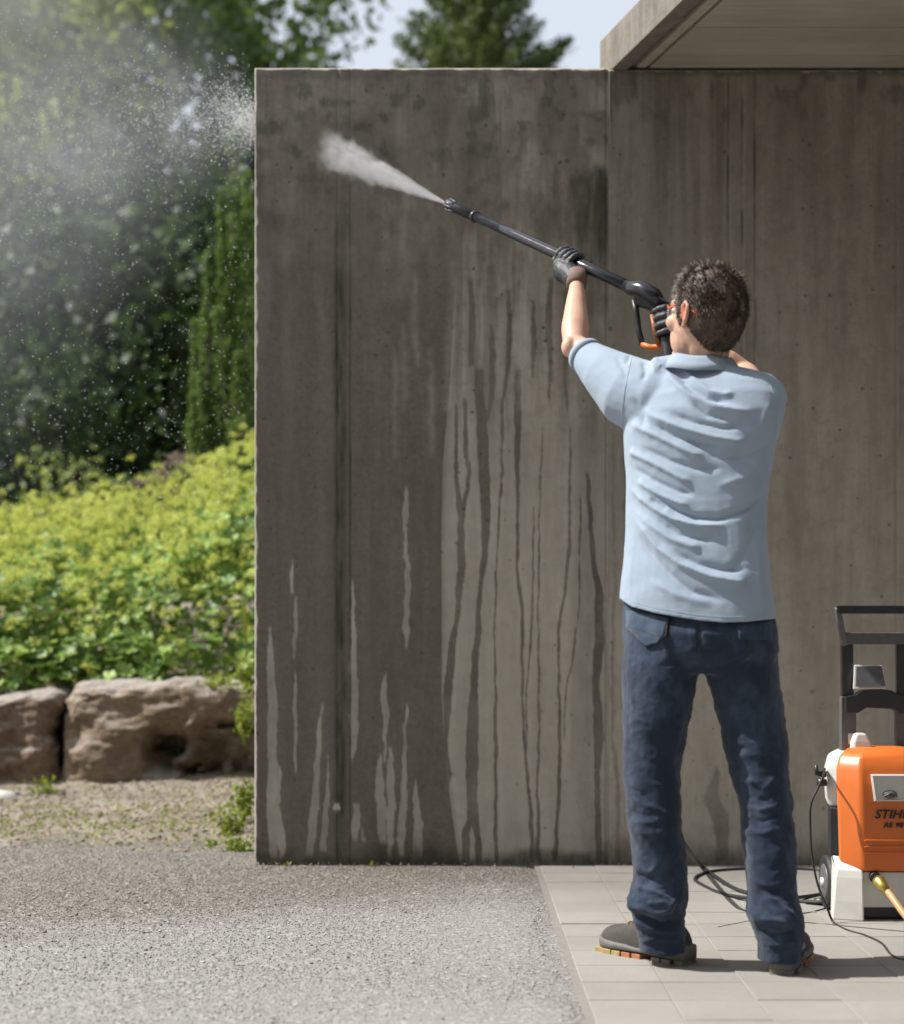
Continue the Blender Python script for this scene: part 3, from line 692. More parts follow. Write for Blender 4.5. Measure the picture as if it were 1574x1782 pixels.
# conifer above the wall
def conifer():
    global rng
    rng = np.random.default_rng(77); d = 18.0; x = X_(828, d)
    root = empty('conifer', (x, d, 0), label='spreading conifer with upswept branches showing over the top of the wall', cat='conifer')
    m = MB(); m.tube([(x, d, 0), (x, d, 5), (x+.05, d, 9.4)], [.2, .13, .01], 8); m.build('trunk', MAT['bark'], root, True)
    lm = MB(); pts = []; ups = []
    def branch(a, z, L, rise, dens=1.0):
        dr = Vector((math.cos(a), math.sin(a), 0)); p0 = Vector((x, d, z)); nseg = int(L*26*dens)+8
        tip = p0+dr*L+Vector((0, 0, L*rise))
        lm.tube([p0, p0.lerp(tip, .5)-Vector((0, 0, .06*L)), tip], [.03, .018, .004], 5)
        for s in range(nseg):
            t = (s+.5)/nseg; c = p0.lerp(tip, t)-Vector((0, 0, .24*L*t*(1-t))); wd = .20*(1-t)**.6*min(1, L)+.025
            k = 17; o = rng.standard_normal((k, 3))*np.array([wd*.75, wd*.75, wd*.42]); pts.append(np.array(c)+o)
    z = 4.2
    while z < 9.3:
        n = 8; L = max(.15, (9.6-z)*.26)*1.05
        for j in range(n): branch(j*2*math.pi/n+z*2.1+rng.uniform(-.2, .2), z+rng.uniform(-.1, .1), L*rng.uniform(.72, 1.0), .75+.35*rng.random())
        z += .24
    branch(math.radians(-6), 6.55, 1.0, .52, 2.2); branch(math.radians(2), 6.35, .93, .45, 2.0); branch(math.radians(-12), 6.45, .9, .5, 2)
    branch(math.radians(184), 6.6, .85, .62, 1.3); branch(math.radians(176), 6.2, .9, .5, 1.3)
    Pn = np.concatenate(pts); V, Fc = leaf_quads(Pn, rng.uniform(.025, .06, len(Pn)), asp=.22, up=.8)
    link('foliage', arrmesh('foliage', V, Fc), MAT['conifer'], root); lm.build('branches', MAT['bark'], root, True)
conifer()

# ------------------------------------------------------------ flower bed
def flower_bed():
    global rng
    rng = np.random.default_rng(41)
    def canopy(X, Y):                             # top of the foliage over the bank
        n = fbm(np.stack([X, Y, X*0], 1)*2.2, 3, 50)
        t = np.clip((Y-8.55)/2.2, 0, 1)
        right = smooth(-2.1, -1.15, X)
        return bank_z(X, Y)+.06+.58*np.sin(np.clip(t*1.25, 0, 1)*math.pi/2)**.8+n*.10+.05*fbm(np.stack([X, Y, X*0], 1)*7, 2, 52)+.40*right*t
    n = 3300; X = rng.uniform(-3.9, -.85, n); Y = 8.5+rng.random(n)**.85*2.3; Zt = canopy(X, Y)
    keep = (rng.random(n) < np.interp(Y, [8.5, 8.85, 9.15, 9.5], [.16, .42, .85, 1.0])); X, Y, Zt = X[keep], Y[keep], Zt[keep]; n = len(X)
    Zt = Zt+rng.uniform(-.19, .09, n); tall = rng.random(n) < .12; Zt[tall] += rng.uniform(.06, .17, tall.sum())
    k = 30; off = rng.standard_normal((n, k, 3)); off /= np.linalg.norm(off, axis=2)[..., None]; off *= (rng.random((n, k, 1))**.5)*np.array([.034, .034, .028])*rng.uniform(.7, 1.35, (n, 1, 1))
    C = (np.stack([X, Y, Zt], 1)[:, None]+off).reshape(-1, 3)
    V1, F1 = leaf_quads(C, rng.uniform(.0045, .0095, len(C)), asp=.8, up=.2)
    # stems
    m = MB()
    # small leaf filler under the flowers
    n2 = 7000; X = rng.uniform(-3.9, -.85, n2); Y = 8.5+rng.random(n2)*2.3; Z = canopy(X, Y)-rng.random(n2)**.7*.36-.09
    V2, F2 = leaf_quads(np.stack([X, Y, Z], 1), rng.uniform(.02, .045, n2), asp=.75, up=0, curl=.2)
    # scalloped round leaves low at the front and scattered
    L = []; LF = []; base = 0; q = 13
    prof = []
    for j in range(q*2+1):
        a = math.radians(-155)+math.radians(310)*j/(q*2); prof.append((math.cos(a)*(1.0 if j % 2 else .84), math.sin(a)*(1.0 if j % 2 else .84)))
    prof = np.array(prof); nl = 1700
    for i in range(nl):
        front = rng.random() < .68
        x = rng.uniform(-3.7, -.95); y = rng.uniform(8.42, 8.95) if front else rng.uniform(8.9, 9.7)
        zt = canopy(np.array([x]), np.array([y]))[0]
        z = (bank_z(x, y)+rng.uniform(.0, .24)) if front else zt-rng.uniform(-.02, .12)
        if x > -1.45 and front and rng.random() < .6: continue
        s = rng.uniform(.026, .066); tilt = Matrix.Rotation(rng.uniform(.1, 1.1), 3, 'X'); yaw = Matrix.Rotation(rng.uniform(-1.2, 1.2), 3, 'Z')
        Rm = np.array(yaw @ tilt); r = np.hypot(prof[:, 0], prof[:, 1])
        ph = np.arange(len(prof))*math.pi/2*1.0
        P3 = np.stack([prof[:, 0], prof[:, 1], .28*r+.10*np.cos(np.arange(len(prof))*math.pi*.5)], 1)*s
        P3 = np.concatenate([[[0, 0, 0]], P3]) @ Rm.T+np.array([x, y, z])
        L.append(P3); LF += [(base, base+1+j, base+2+j) for j in range(len(prof)-1)]; base += len(P3)
    V3 = np.concatenate(L); F3 = np.array(LF)
    me = bpy.data.meshes.new('ladys_mantle')
    V = np.concatenate([V1, V2, V3]); o2 = len(V1); o3 = o2+len(V2)
    T = np.concatenate([np.concatenate([F1[:, [0, 1, 2]], F1[:, [0, 2, 3]]]), np.concatenate([F2[:, [0, 1, 2]], F2[:, [0, 2, 3]]])+o2, F3+o3])
    mi = np.concatenate([np.zeros(len(F1)*2), np.ones(len(F2)*2), np.ones(len(F3))])
    link('ground_cover', arrmesh('ground_cover', V, T, mi), [MAT['mantle_flower'], MAT['mantle_leaf']], None, kind='stuff', label='thick bed of yellow-green flowering ground cover with scalloped leaves above the boulders')
flower_bed()

def tuft(px, py, d, h, n, spread, mat, label, cat='weed', name='weed', bladed=True, z=None, group=None):
    """blades or small leaves on thin stems"""
    p = P(px, py, d)
    if z is not None: p.z = z
    V = []; Fc = []; b = 0
    for i in range(n):
        a = rng.uniform(0, 6.28); ln = h*rng.uniform(.45, 1); lean = rng.uniform(.1, 1)*spread
        tip = p+Vector((math.cos(a)*lean, math.sin(a)*lean*.8, ln)); mid = p.lerp(tip, .5)+Vector((0, 0, ln*.12)); w_ = (.004 if bladed else .0015)
        sx = Vector((math.sin(a), -math.cos(a), 0))*w_
        if abs(sx.x) < w_*.5: sx = Vector((w_, 0, 0))
        V += [p-sx, p+sx, mid+sx, mid-sx, tip]; Fc += [(b, b+1, b+2), (b, b+2, b+3), (b+3, b+2, b+4)]; b += 5
        if not bladed:
            for q in range(6):
                c = p.lerp(tip, rng.uniform(.35, 1.05))+Vector((rng.uniform(-.02, .02), rng.uniform(-.02, .02), rng.uniform(-.01, .02))); s = rng.uniform(.008, .018)
                e = Vector(rng.standard_normal(3)).normalized()*s; g = Vector(rng.standard_normal(3)).cross(e).normalized()*s*.6
                V += [c-e, c+g, c+e, c-g]; Fc += [(b, b+1, b+2), (b, b+2, b+3)]; b += 4
    return link(name, arrmesh(name, np.array([tuple(v) for v in V]), np.array(Fc)), mat, None, label=label, cat=cat, group=group)
rng = np.random.default_rng(55)
tuft(75, 1412, 7.95, .16, 26, .09, MAT['weed'], 'leafy weed with yellow tips growing at the gap between the two boulders', bladed=False)
tuft(405, 1478, 6.95, .17, 40, .09, MAT['weed'], 'bushy yellow-green weed beside the lower left end of the wall', bladed=False)
tuft(368, 1500, 6.75, .07, 18, .05, MAT['weed'], 'small bright weed in front of the bushy weed by the wall end', bladed=False)
tuft(295, 1455, 7.3, .06, 22, .10, MAT['weed'], 'flat patch of weed in the middle of the soil strip', bladed=False)
tuft(195, 1452, 7.4, .05, 10, .03, MAT['weed'], 'tiny weed seedling on the soil left of the flat weed patch', bladed=False)
tuft(428, 1120, 8.2, .36, 9, .05, MAT['weed'], 'upright grass blades beside the wall end above the boulder', 'grass', 'grass_clump')
tuft(425, 1300, 7.9, .30, 34, .07, MAT['weed'], 'trailing green weed between the big boulder and the wall end', bladed=False)
tuft(380, 1215, 8.25, .12, 36, .16, MAT['weed'], 'pale yellow sprigs lying on top of the big boulder', bladed=False)
tuft(432, 1215, 8.1, .22, 36, .07, MAT['weed'], 'yellow-green sprigs standing against the wall end above the trailing weed', bladed=False)
tuft(425, 1440, 7.15, .20, 36, .06, MAT['weed'], 'taller yellowish weed against the wall end, behind the bushy one', bladed=False)
tuft(415, 1500, 6.6, .09, 22, .07, MAT['weed'], 'low sprawling weed at the very foot of the wall corner', bladed=False)
tuft(500, 1512, 6.19, .03, 9, .02, MAT['weed'], 'tiny grass tuft at the foot of the concrete wall left part', 'grass', 'grass_clump')
tuft(646, 1512, 6.19, .035, 9, .02, MAT['weed'], 'tiny grass tuft at the foot of the concrete wall, right of the form joint', 'grass', 'grass_clump')
for k_, (px, py, dd, lab) in enumerate([(305, 800, 10.4, 'larger brownish mauve dried flower head standing above the yellow flowers'), (282, 826, 10.3, 'pale dried flower head just left of the larger mauve one'), (243, 842, 10.2, 'smallest dried flower head lowest in the yellow flowers')]):
    root = empty('dried_flower', P(px, 900, dd), label=lab, cat='flower'); m = MB(); m.tube([P(px+4, 960, dd), P(px, py, dd)], [.004, .003], 5); m.build('stem', MAT['straw'], root)
    c = np.array(P(px, py, dd)); V, Fc = leaf_quads(c+rng.standard_normal((150, 3))*np.array([.035, .03, .022])*(1.1-k_*.25), .010, asp=.8); link('flower_head', arrmesh('flower_head', V, Fc), MAT['mauve'], root, kind='stuff')
# dry grass litter over the soil strip
n = 2600; X = rng.uniform(-3, -.78, n); Y = rng.uniform(6.75, 8.15, n); V, Fc = leaf_quads(np.stack([X, Y, strip_z(X, Y)+.006+rng.random(n)*.012], 1), rng.uniform(.008, .028, n), asp=.08, up=-.0)
link('dry_litter', arrmesh('dry_litter', V, Fc), MAT['straw'], None, kind='stuff', label='dry grass stalks and litter strewn on the soil strip')
n = 420; X = rng.uniform(-.74, 2.4, n)**1; Y = 6.205-rng.exponential(.022, n); V, Fc = leaf_quads(np.stack([X, Y, .004+rng.random(n)*.008], 1), rng.uniform(.003, .011, n), asp=.3)
link('wall_foot_litter', arrmesh('wall_foot_litter', V, Fc), MAT['soil'], None, kind='stuff', label='crumbs and dead leaf bits along the foot of the walls')
n = 900; X = rng.uniform(-2.2, -.78, n); Y = rng.normal(7.25, .35, n); V, Fc = leaf_quads(np.stack([X, Y, strip_z(X, Y)+.012], 1), rng.uniform(.006, .014, n), asp=.5)
link('sparse_moss', arrmesh('sparse_moss', V, Fc), MAT['weed'], None, kind='stuff', label='sparse low greenery on the soil strip')

# ============================================================ the man
def skinmat():
    m = M('skin'); p = m.pos(); n = m.noise(p, 18, 4); f = m.noise(p, 240, 3)
    a = m.n('Attribute', attribute_name='blush')
    c = m.mix(m.ramp(n, .3, .7), (.50, .29, .20), (.60, .37, .27)); c = m.mix(m.math('MULTIPLY', a.outputs['Fac'], .8), c, (.62, .14, .09))
    m.col(c); m.rough(.5); m.b.inputs['Subsurface Weight'].default_value = .12; m.b.inputs['Subsurface Radius'].default_value = (.02, .008, .004)
    m.b.inputs['Subsurface Scale'].default_value = .5; m.bump(f, .0008, .5); return m.m
MAT['skin'] = skinmat()
def cloth(name, a, b, sc, bump, rough=.9, fade=None, weave=900):
    m = M(name); p = m.pos(); n = m.noise(p, sc, 5, .6); f = m.noise(p, weave, 2, .6)
    c = m.mix(m.ramp(n, .32, .68), a, b)
    if fade: c = m.mix(m.math('MULTIPLY', m.ramp(m.noise(m.pos((1, 1, .5)), 11, 6, .7), .46, .68), .5), c, fade); c = m.mix(m.math('MULTIPLY', f, .25), c, fade)
    m.col(c); m.rough(rough); m.b.inputs['Sheen Weight'].default_value = .15; m.b.inputs['Specular IOR Level'].default_value = .2
    h = m.math('ADD', m.math('MULTIPLY', f, .25), m.noise(m.pos((1, 1, 1)), 32 if fade else 11, 3, .5)); m.bump(h, bump, .8); return m.m
MAT['shirt'] = cloth('pale_blue_cotton', (.29, .36, .445), (.325, .395, .48), 6, .0035)
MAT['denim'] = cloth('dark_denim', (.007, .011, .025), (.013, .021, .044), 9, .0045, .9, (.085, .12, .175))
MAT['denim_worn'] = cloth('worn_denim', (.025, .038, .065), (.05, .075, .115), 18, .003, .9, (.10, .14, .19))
MAT['stitch'] = simple('stitching', (.17, .11, .075), .9)
MAT['seam_dark'] = simple('dark_stitching', (.05, .04, .04), .9)
MAT['glove'] = simple('black_glove', (.028, .028, .032), .5, .3, 60, .001)
MAT['cuff'] = simple('glove_cuff', (.17, .11, .085), .85, .2, 80, .001)
MAT['hair'] = None
def hairmat():
    m = M('hair'); g = m.n('NewGeometry'); a = m.n('Attribute', attribute_name='grey')
    c = m.mix(g.outputs['Random Per Island'], (.018, .012, .008), (.13, .086, .058)); c = m.mix(a.outputs['Fac'], c, (.42, .38, .34))
    m.col(c); m.rough(.55); return m.m
MAT['hair'] = hairmat()
MAT['black'] = simple('black_plastic', (.022, .022, .025), .38, .2, 40)
MAT['black_gloss'] = simple('gloss_black_plastic', (.02, .02, .024), .2, .1, 30)
MAT['grey_plastic'] = simple('grey_plastic', (.10, .10, .105), .45, .15, 50)
MAT['orange'] = simple('orange_plastic', (.66, .155, .028), .38, .05, 12)
MAT['white_plastic'] = simple('off_white_plastic', (.60, .585, .55), .42, .05, 12)
MAT['brass'] = simple('brass', (.55, .42, .12), .35, .1, 60, metal=.9)
MAT['print'] = simple('black_print', (.02, .018, .016), .5, .05)
MAT['rubber'] = simple('black_rubber', (.018, .018, .018), .6, .2, 80)

D0 = 4.40
man = empty('person', G(1275, 1680), label='man seen from behind in pale blue polo shirt and dark jeans, aiming a spray lance', cat='person')
def crop(y, l, r, d=D0, b=.12, e=2.2, dy=0, k=-.33):
    c = P((l+r)/2, y, d); q = sring((c.x, c.y+dy, c.z), (r-l)/2*d/F, b, 40, e)
    for v in q:
        v.y += k*(v.x-c.x); g = (c.y+k*(v.x-c.x))/c.y
        v.x *= g; v.z = CH+(v.z-CH)*g
    return q
# --- head frame
HC = P(1230, 549, 4.38)
YAW = R(38); PITCH = R(9)
fwd = Vector((-math.sin(YAW), math.cos(YAW), 0)); left = Vector((-math.cos(YAW), -math.sin(YAW), 0)); upv = Vector((0, 0, 1))
Rp = Matrix.Rotation(PITCH, 3, -left)
fwd = Rp @ fwd; upv = Rp @ upv
if fwd.z < 0: Rp = Matrix.Rotation(-2*PITCH, 3, -left); fwd = Rp @ fwd; upv = Rp @ upv
HR = Matrix((left, fwd, upv)).transposed()        # local (l, f, z) -> world
HS = 1.05
def H(l, f, z): return HC+HR @ (Vector((l, f, z))*HS)
# --- arms
LS, LE, LW = P(1128, 682, 4.47), P(1001, 604, 4.64), P(1004, 492, 4.83)
RS, RE_, RW = P(1318, 696, 4.44), P(1296, 651, 4.72), P(1192, 592, 4.72)
def lerp(a, b, t): return a.lerp(b, t)
bm_ = MB()
# torso, hips, legs inside the clothes
bm_.rings([crop(1120, 1108, 1325, b=.10), crop(1060, 1108, 1322, b=.10), crop(960, 1115, 1308, b=.09), crop(860, 1118, 1310, b=.09), crop(760, 1122, 1322, b=.10), crop(690, 1135, 1335, b=.085), crop(652, 1170, 1295, b=.07), crop(632, 1195, 1265, b=.055)])
def legpts(rows, k):
    return [sring((P(c, y, d).x, d+dy, P(c, y, d).z), w_*k*d/F, b*k, 28, 2.1) for (y, c, w_, d, b, dy) in rows]
LL = [(1657, 1154, 41, 4.40, .064, 0), (1640, 1153, 41, 4.40, .064, 0), (1600, 1147, 47, 4.40, .074, 0), (1562, 1146, 54, 4.40, .086, -.006), (1530, 1150, 48, 4.40, .074, 0), (1500, 1148, 48, 4.40, .074, -.004), (1440, 1140, 49, 4.40, .080, -.01), (1400, 1136, 48, 4.40, .078, -.004),
      (1340, 1134, 50, 4.41, .080, .0), (1240, 1144, 61, 4.41, .095, .0), (1180, 1149, 66, 4.41, .11, .010), (1110, 1152, 66, 4.43, .11, .010), (1060, 1158, 64, 4.44, .10, .02)]
RL = [(1673, 1357, 38, 4.30, .064, 0), (1655, 1357, 38, 4.30, .064, 0), (1640, 1361, 41, 4.30, .068, 0), (1592, 1350, 52, 4.31, .086, -.006), (1550, 1345, 44, 4.32, .072, 0), (1480, 1339, 46, 4.34, .078, -.008), (1400, 1333, 47, 4.36, .078, -.004), (1340, 1321, 54, 4.37, .082, 0),
      (1240, 1305, 60, 4.39, .095, 0), (1180, 1293, 64, 4.39, .11, -.01), (1110, 1285, 64, 4.39, .11, -.01), (1060, 1280, 62, 4.38, .10, -.01)]
bm_.rings(legpts(LL, .72)); bm_.rings(legpts(RL, .72))
# neck and head
bm_.tube([P(1228, 668, 4.43), P(1229, 620, 4.42), H(0, -.02, -.05)], [.066, .060, .058], 20)
def hel(c, r, n=16, m=12): bm_.ell(H(*c), [q*HS for q in r], n, m, HR)
hel((0, -.004, .008), (.076, .096, .107), 24, 18)
hel((0, .038, -.055), (.058, .056, .064)); hel((0, .074, -.098), (.024, .020, .018)); hel((0, .02, -.03), (.066, .072, .06))
hel((.044, .062, -.022), (.022, .026, .022)); hel((-.044, .062, -.022), (.022, .026, .022))
bm_.tube([H(-.04, .080, .024), H(0, .094, .026), H(.04, .080, .024)], [.010, .011, .010], 10)
bm_.tube([H(0, .090, .018), H(0, .108, -.012), H(0, .118, -.030)], [.008, .010, .013], 10); hel((.010, .106, -.034), (.009, .010, .008)); hel((-.010, .106, -.034), (.009, .010, .008))
hel((0, .092, -.062), (.024, .010, .006)); hel((0, .090, -.072), (.021, .010, .007))
for s in (1, -1):
    bm_.tube([H(s*.075, .012, -.028), H(s*.083, .004, .014), H(s*.087, -.010, .026), H(s*.090, -.022, .014), H(s*.088, -.018, -.012), H(s*.080, -.004, -.036), H(s*.074, .004, -.034)], [.005, .005, .0055, .0055, .0055, .007, .005], 8)
    bm_.ell(H(s*.080, -.007, -.002), (.004, .015, .024), 10, 8, HR)
# arms
def arm(S_, E, W, r):
    m1 = lerp(S_, E, .5); f1 = lerp(E, W, .28); f2 = lerp(E, W, .65)
    bm_.tube([S_, m1, lerp(S_, E, .85), E], [r*1.35, r*1.2, r*1.05, r*.92], 18)
    bm_.tube([E, f1, f2, lerp(E, W, .9), W], [r*.88, r*1.0, r*.78, r*.56, r*.50], 18); bm_.ell(E, (r*.88,)*3, 14, 10)
arm(LS, LE, LW, .039); arm(RS, RE_, RW, .039)
bm_.ell(P(990, 604, 4.62), (.022, .026, .030))
# feet stubs
bm_.tube([P(1153, 1640, 4.40), Vector((.548, 4.40, .07))], [.04, .045], 12); bm_.tube([P(1358, 1660, 4.30), Vector((.838, 4.29, .07))], [.04, .045], 12)
me = remesh(bm_, 'body', .0042, 3, .5)
V, N = getv(me)
hl = (V-np.array(HC)) @ np.array(HR)
ear = np.exp(-((np.abs(hl[:, 0])-.084)/.009)**2-((hl[:, 1]+.006)/.022)**2-(hl[:, 2]/.032)**2)
nose = .3*np.exp(-((hl[:, 0])/.02)**2-((hl[:, 1]-.11)/.02)**2-((hl[:, 2]+.03)/.03)**2)
at = me.attributes.new('blush', 'FLOAT', 'POINT'); at.data.foreach_set('value', np.clip(ear*1.1+nose, 0, 1).astype(np.float32))
setv(me, V+N*(fbm(V*14, 2, 4)*.0018)[:, None])
body = link('body', me, MAT['skin'], man, True)
for s in (1, -1):
    m = MB(); m.ell(H(s*.031, .080, .004), (.0115,)*3, 12, 8); m.build('eye', simple('eye_white', (.7, .68, .65), .2), man, True)

# --- hair: scalp cap plus short strands
rng = np.random.default_rng(9)
def hair_ok(u):                                   # u local unit-ish directions (l,f,z) scaled
    l, f, z = u[:, 0], u[:, 1], u[:, 2]
    lim = np.interp(f, [-1, -.5, -.15, .0, .15, .3, .42, .6, .85, 1], [-.97, -.93, -.45, -.12, -.40, -.15, .18, .36, .55, .68])
    return z > lim
def hp(u, off=0.0): return np.array(HC)+HS*((u*(np.array([.077, .098, .108])+off))+np.array([0, -.004, .008])) @ np.array(HR).T
# cap
nu, nv = 90, 60; cap_v = []; idx = {}
th = np.linspace(0, math.pi*.93, nv); ph = np.linspace(0, 2*math.pi, nu, endpoint=False)
T, Ph = np.meshgrid(th, ph, indexing='ij'); U = np.stack([np.sin(T)*np.cos(Ph), np.sin(T)*np.sin(Ph), np.cos(T)], -1).reshape(-1, 3)
ok = hair_ok(U).reshape(nv, nu)
bulk = .006+.006*np.clip(U[:, 2], 0, 1)+.0012*fbm(U*6, 2, 2)
fr = (~ok).ravel(); bulk[fr] = -.004
CV = hp(U, bulk[:, None]); i, j = np.meshgrid(np.arange(nv-1), np.arange(nu), indexing='ij'); i = i.ravel(); j = j.ravel(); j2 = (j+1) % nu
Q = np.stack([i*nu+j, (i+1)*nu+j, (i+1)*nu+j2, i*nu+j2], 1); ok_f = ok.ravel()[Q].sum(1) >= 1
def greyf(U): return np.clip((U[:, 1]-.12)*2.6, 0, 1)*np.clip(U[:, 0]*1.8+.3, 0, 1)*.9
hm = arrmesh('hair', CV, Q[ok_f]); a_ = hm.attributes.new('grey', 'FLOAT', 'POINT'); a_.data.foreach_set('value', greyf(U).astype(np.float32))
hair = link('hair', hm, MAT['hair'], man, True)
n = 30000; U = rng.standard_normal((n*2, 3)); U /= np.linalg.norm(U, axis=1)[:, None]; U = U[hair_ok(U)][:n]; n = len(U)
b0 = hp(U, .002); nr = (U @ np.array(HR).T)
clump = np.stack([fbm(U*6, 2, 61), fbm(U*6, 2, 62), fbm(U*6, 2, 63)], 1)
dr = nr*.48+clump*.42+np.array(fwd)*.35*np.clip(U[:, 2:3], 0, 1)+np.array([0, 0, -1.0])*np.clip(.8-U[:, 2:3], 0, 1)*.75+rng.standard_normal((n, 3))*.13
dr /= np.linalg.norm(dr, axis=1)[:, None]; ln = (.007+.012*np.clip(U[:, 2]+.25, 0, 1))*rng.uniform(.6, 1.2, n)*(1+.7*(rng.random(n) < .12))
sd_ = np.cross(dr, rng.standard_normal((n, 3))); sd_ /= np.linalg.norm(sd_, axis=1)[:, None]; wd = .0008
mid = b0+dr*ln[:, None]*.55+nr*.002
HV = np.stack([b0-sd_*wd, b0+sd_*wd, mid+sd_*wd*.9, mid-sd_*wd*.9, b0+dr*ln[:, None]-nr*.001], 1).reshape(-1, 3)
bi = np.arange(n)[:, None]*5; T3 = np.concatenate([bi+[0, 1, 2], bi+[0, 2, 3], bi+[3, 2, 4]])
hm = arrmesh('strands', HV, T3); a_ = hm.attributes.new('grey', 'FLOAT', 'POINT'); a_.data.foreach_set('value', np.repeat(greyf(U)*rng.uniform(.5, 1.3, n), 5).astype(np.float32))
link('strands', hm, MAT['hair'], hair, False, kind='stuff')
# glasses
gl = MB()
for s in (1, -1): gl.tube([H(s*.066, .070, .012), H(s*.076, .03, .014), H(s*.081, -.004, .012), H(s*.082, -.030, .004), H(s*.078, -.048, -.008)], [.0022, .002, .0018, .002, .0025], 6)
gl.tube([H(-.066, .070, .016), H(-.035, .104, .018), H(0, .112, .018), H(.035, .104, .018), H(.066, .070, .016)], .0022, 6)
gf = gl.build('safety_glasses', simple('orange_frame', (.62, .12, .04), .35), man, True)
ms = M('clear_lens'); ms.b.inputs['Transmission Weight'].default_value = .9; ms.rough(.05); ms.b.inputs['Base Color'].default_value = (.85, .87, .88, 1)
for s in (1, -1):
    g2 = MB(); a = [H(s*.006, .111, .016), H(s*.035, .105, .016), H(s*.064, .073, .014)]; b = [H(s*.010, .109, -.014), H(s*.035, .101, -.020), H(s*.060, .071, -.012)]
    g2.add(a+b, [(0, 1, 4, 3), (1, 2, 5, 4)]); o = g2.build('lens', ms.m, gf, True); sm = o.modifiers.new('s', 'SOLIDIFY'); sm.thickness = .0015

# --- jeans
jb = MB()
jb.rings(legpts(LL, 1.0)); jb.rings(legpts(RL, 1.0))
jb.rings([crop(1172, 1096, 1346, b=.10, d=4.41), crop(1135, 1085, 1355, b=.128, d=4.41, dy=-.012), crop(1100, 1081, 1351, b=.135, d=4.41, dy=-.014), crop(1060, 1083, 1347, b=.122, d=4.41), crop(1015, 1096, 1330, b=.105, d=4.41)])
me = remesh(jb, 'jeans', .0052, 5, .5); V, N = getv(me)
J = [([(1083,1535),(1100,1575),(1140,1590),(1165,1585),(1178,1562)], 6, .012), ([(1100,1545),(1140,1552),(1172,1566)], 5, .008), ([(1095,1600),(1130,1618),(1180,1622)], 5, .010), ([(1105,1590),(1150,1608),(1194,1600)], 5, -.008),
     ([(1110,1640),(1150,1634),(1194,1640)], 4, .005), ([(1100,1500),(1130,1520),(1150,1500)], 6, .006), ([(1100,1445),(1140,1455),(1170,1440)], 6, .004), ([(1092,1390),(1120,1400),(1150,1412)], 5, .006), ([(1092,1412),(1125,1420),(1150,1418)], 5, -.005), ([(1088,1370),(1115,1380),(1140,1400)], 4, -.005), ([(1100,1430),(1130,1432),(1148,1428)], 4, .005),
     ([(1105,1520),(1128,1530),(1150,1522)], 5, -.006), ([(1085,1565),(1110,1590)], 6, .012),
     ([(1300,1355),(1330,1372),(1352,1352)], 6, .007), ([(1295,1385),(1330,1392),(1362,1375)], 5, -.006), ([(1290,1400),(1325,1410),(1365,1398)], 5, .006), ([(1292,1425),(1330,1430),(1370,1412)], 5, -.005), ([(1290,1445),(1330,1450),(1368,1440)], 5, .004),
     ([(1297,1585),(1325,1600),(1352,1602),(1375,1610)], 6, .012), ([(1330,1555),(1362,1578),(1392,1600)], 5, .009), ([(1310,1570),(1335,1590)], 5, -.008), ([(1318,1618),(1350,1630),(1400,1618)], 6, -.009), ([(1322,1640),(1350,1646),(1395,1636)], 5, .006), ([(1305,1530),(1340,1545),(1375,1530)], 6, .005), ([(1310,1500),(1345,1515),(1370,1495)], 6, -.005),
     ([(1110,1150),(1150,1190),(1185,1230)], 9, -.006), ([(1216,1140),(1190,1150),(1150,1158)], 6, -.006), ([(1216,1132),(1245,1135),(1290,1118)], 6, -.006), ([(1225,1160),(1262,1150),(1310,1130)], 6, .005), ([(1255,1175),(1290,1150),(1320,1130)], 5, .005), ([(1217,1080),(1217,1140)], 5, -.009), ([(1150,1105),(1165,1150),(1200,1180)], 7, .005)]
V = folds(V, N, J)
low = np.clip((.95-V[:, 2])/.3, .25, 1)
V = V+N*((-np.abs(fbm((V+.2*V[:, [2, 0, 1]])*np.array([13, 13, 30]), 3, 71))*.0052+fbm(V*np.array([8, 8, 14]), 2, 75)*.004)*low)[:, None]
setv(me, V); jeans = link('jeans', me, MAT['denim'], man, True)
from mathutils.bvhtree import BVHTree
def shell_hit(me_, px, py):
    global _bv
    o = Vector((0, 0, CH)); dr_ = (P(px, py, 4)-o).normalized(); h = _bv.ray_cast(o, dr_); return (h[0], h[1]) if h[0] else (P(px, py, 4.3), Vector((0, -1, 0)))
_bv = BVHTree.FromPolygons([tuple(v) for v in V], [tuple(p.vertices) for p in me.polygons])
def patch(name, quad, mat, parent, off=.0035, n=12, **k):
    """a cloth patch laid over the surface; quad = 4 corners"""
    vs = []; a, b, c, d_ = [np.array(q, float) for q in quad]
    for i in range(n+1):
        for j in range(n+1):
            s, t = i/n, j/n; q = (a*(1-s)+b*s)*(1-t)+(d_*(1-s)+c*s)*t; h, nn = shell_hit(None, *q); vs.append(h+nn*off)
    fs = [(i*(n+1)+j, i*(n+1)+j+1, (i+1)*(n+1)+j+1, (i+1)*(n+1)+j) for i in range(n) for j in range(n)]
    m = MB(); m.add(vs, fs); o = m.build(name, mat, parent, True, **k); s_ = o.modifiers.new('s', 'SOLIDIFY'); s_.thickness = .003; s_.offset = -1; return o
def seam(parent, pts, r=.0011, off=.005, mat=None, name='stitching', step=10):
    q = []
    for (x0, y0), (x1, y1) in zip(pts[:-1], pts[1:]):
        for i in range(step): t = i/step; q.append((x0+(x1-x0)*t, y0+(y1-y0)*t))
    q.append(pts[-1]); hs = [h_ for h_ in (shell_hit(None, *p_) for p_ in q) if h_[1].y > -.9999 or abs(h_[0].y-4.3) > 1e-6]; m = MB(); m.tube([h+nn*off for h, nn in hs], r, 5); return m.build(name, mat or MAT['stitch'], parent, True)
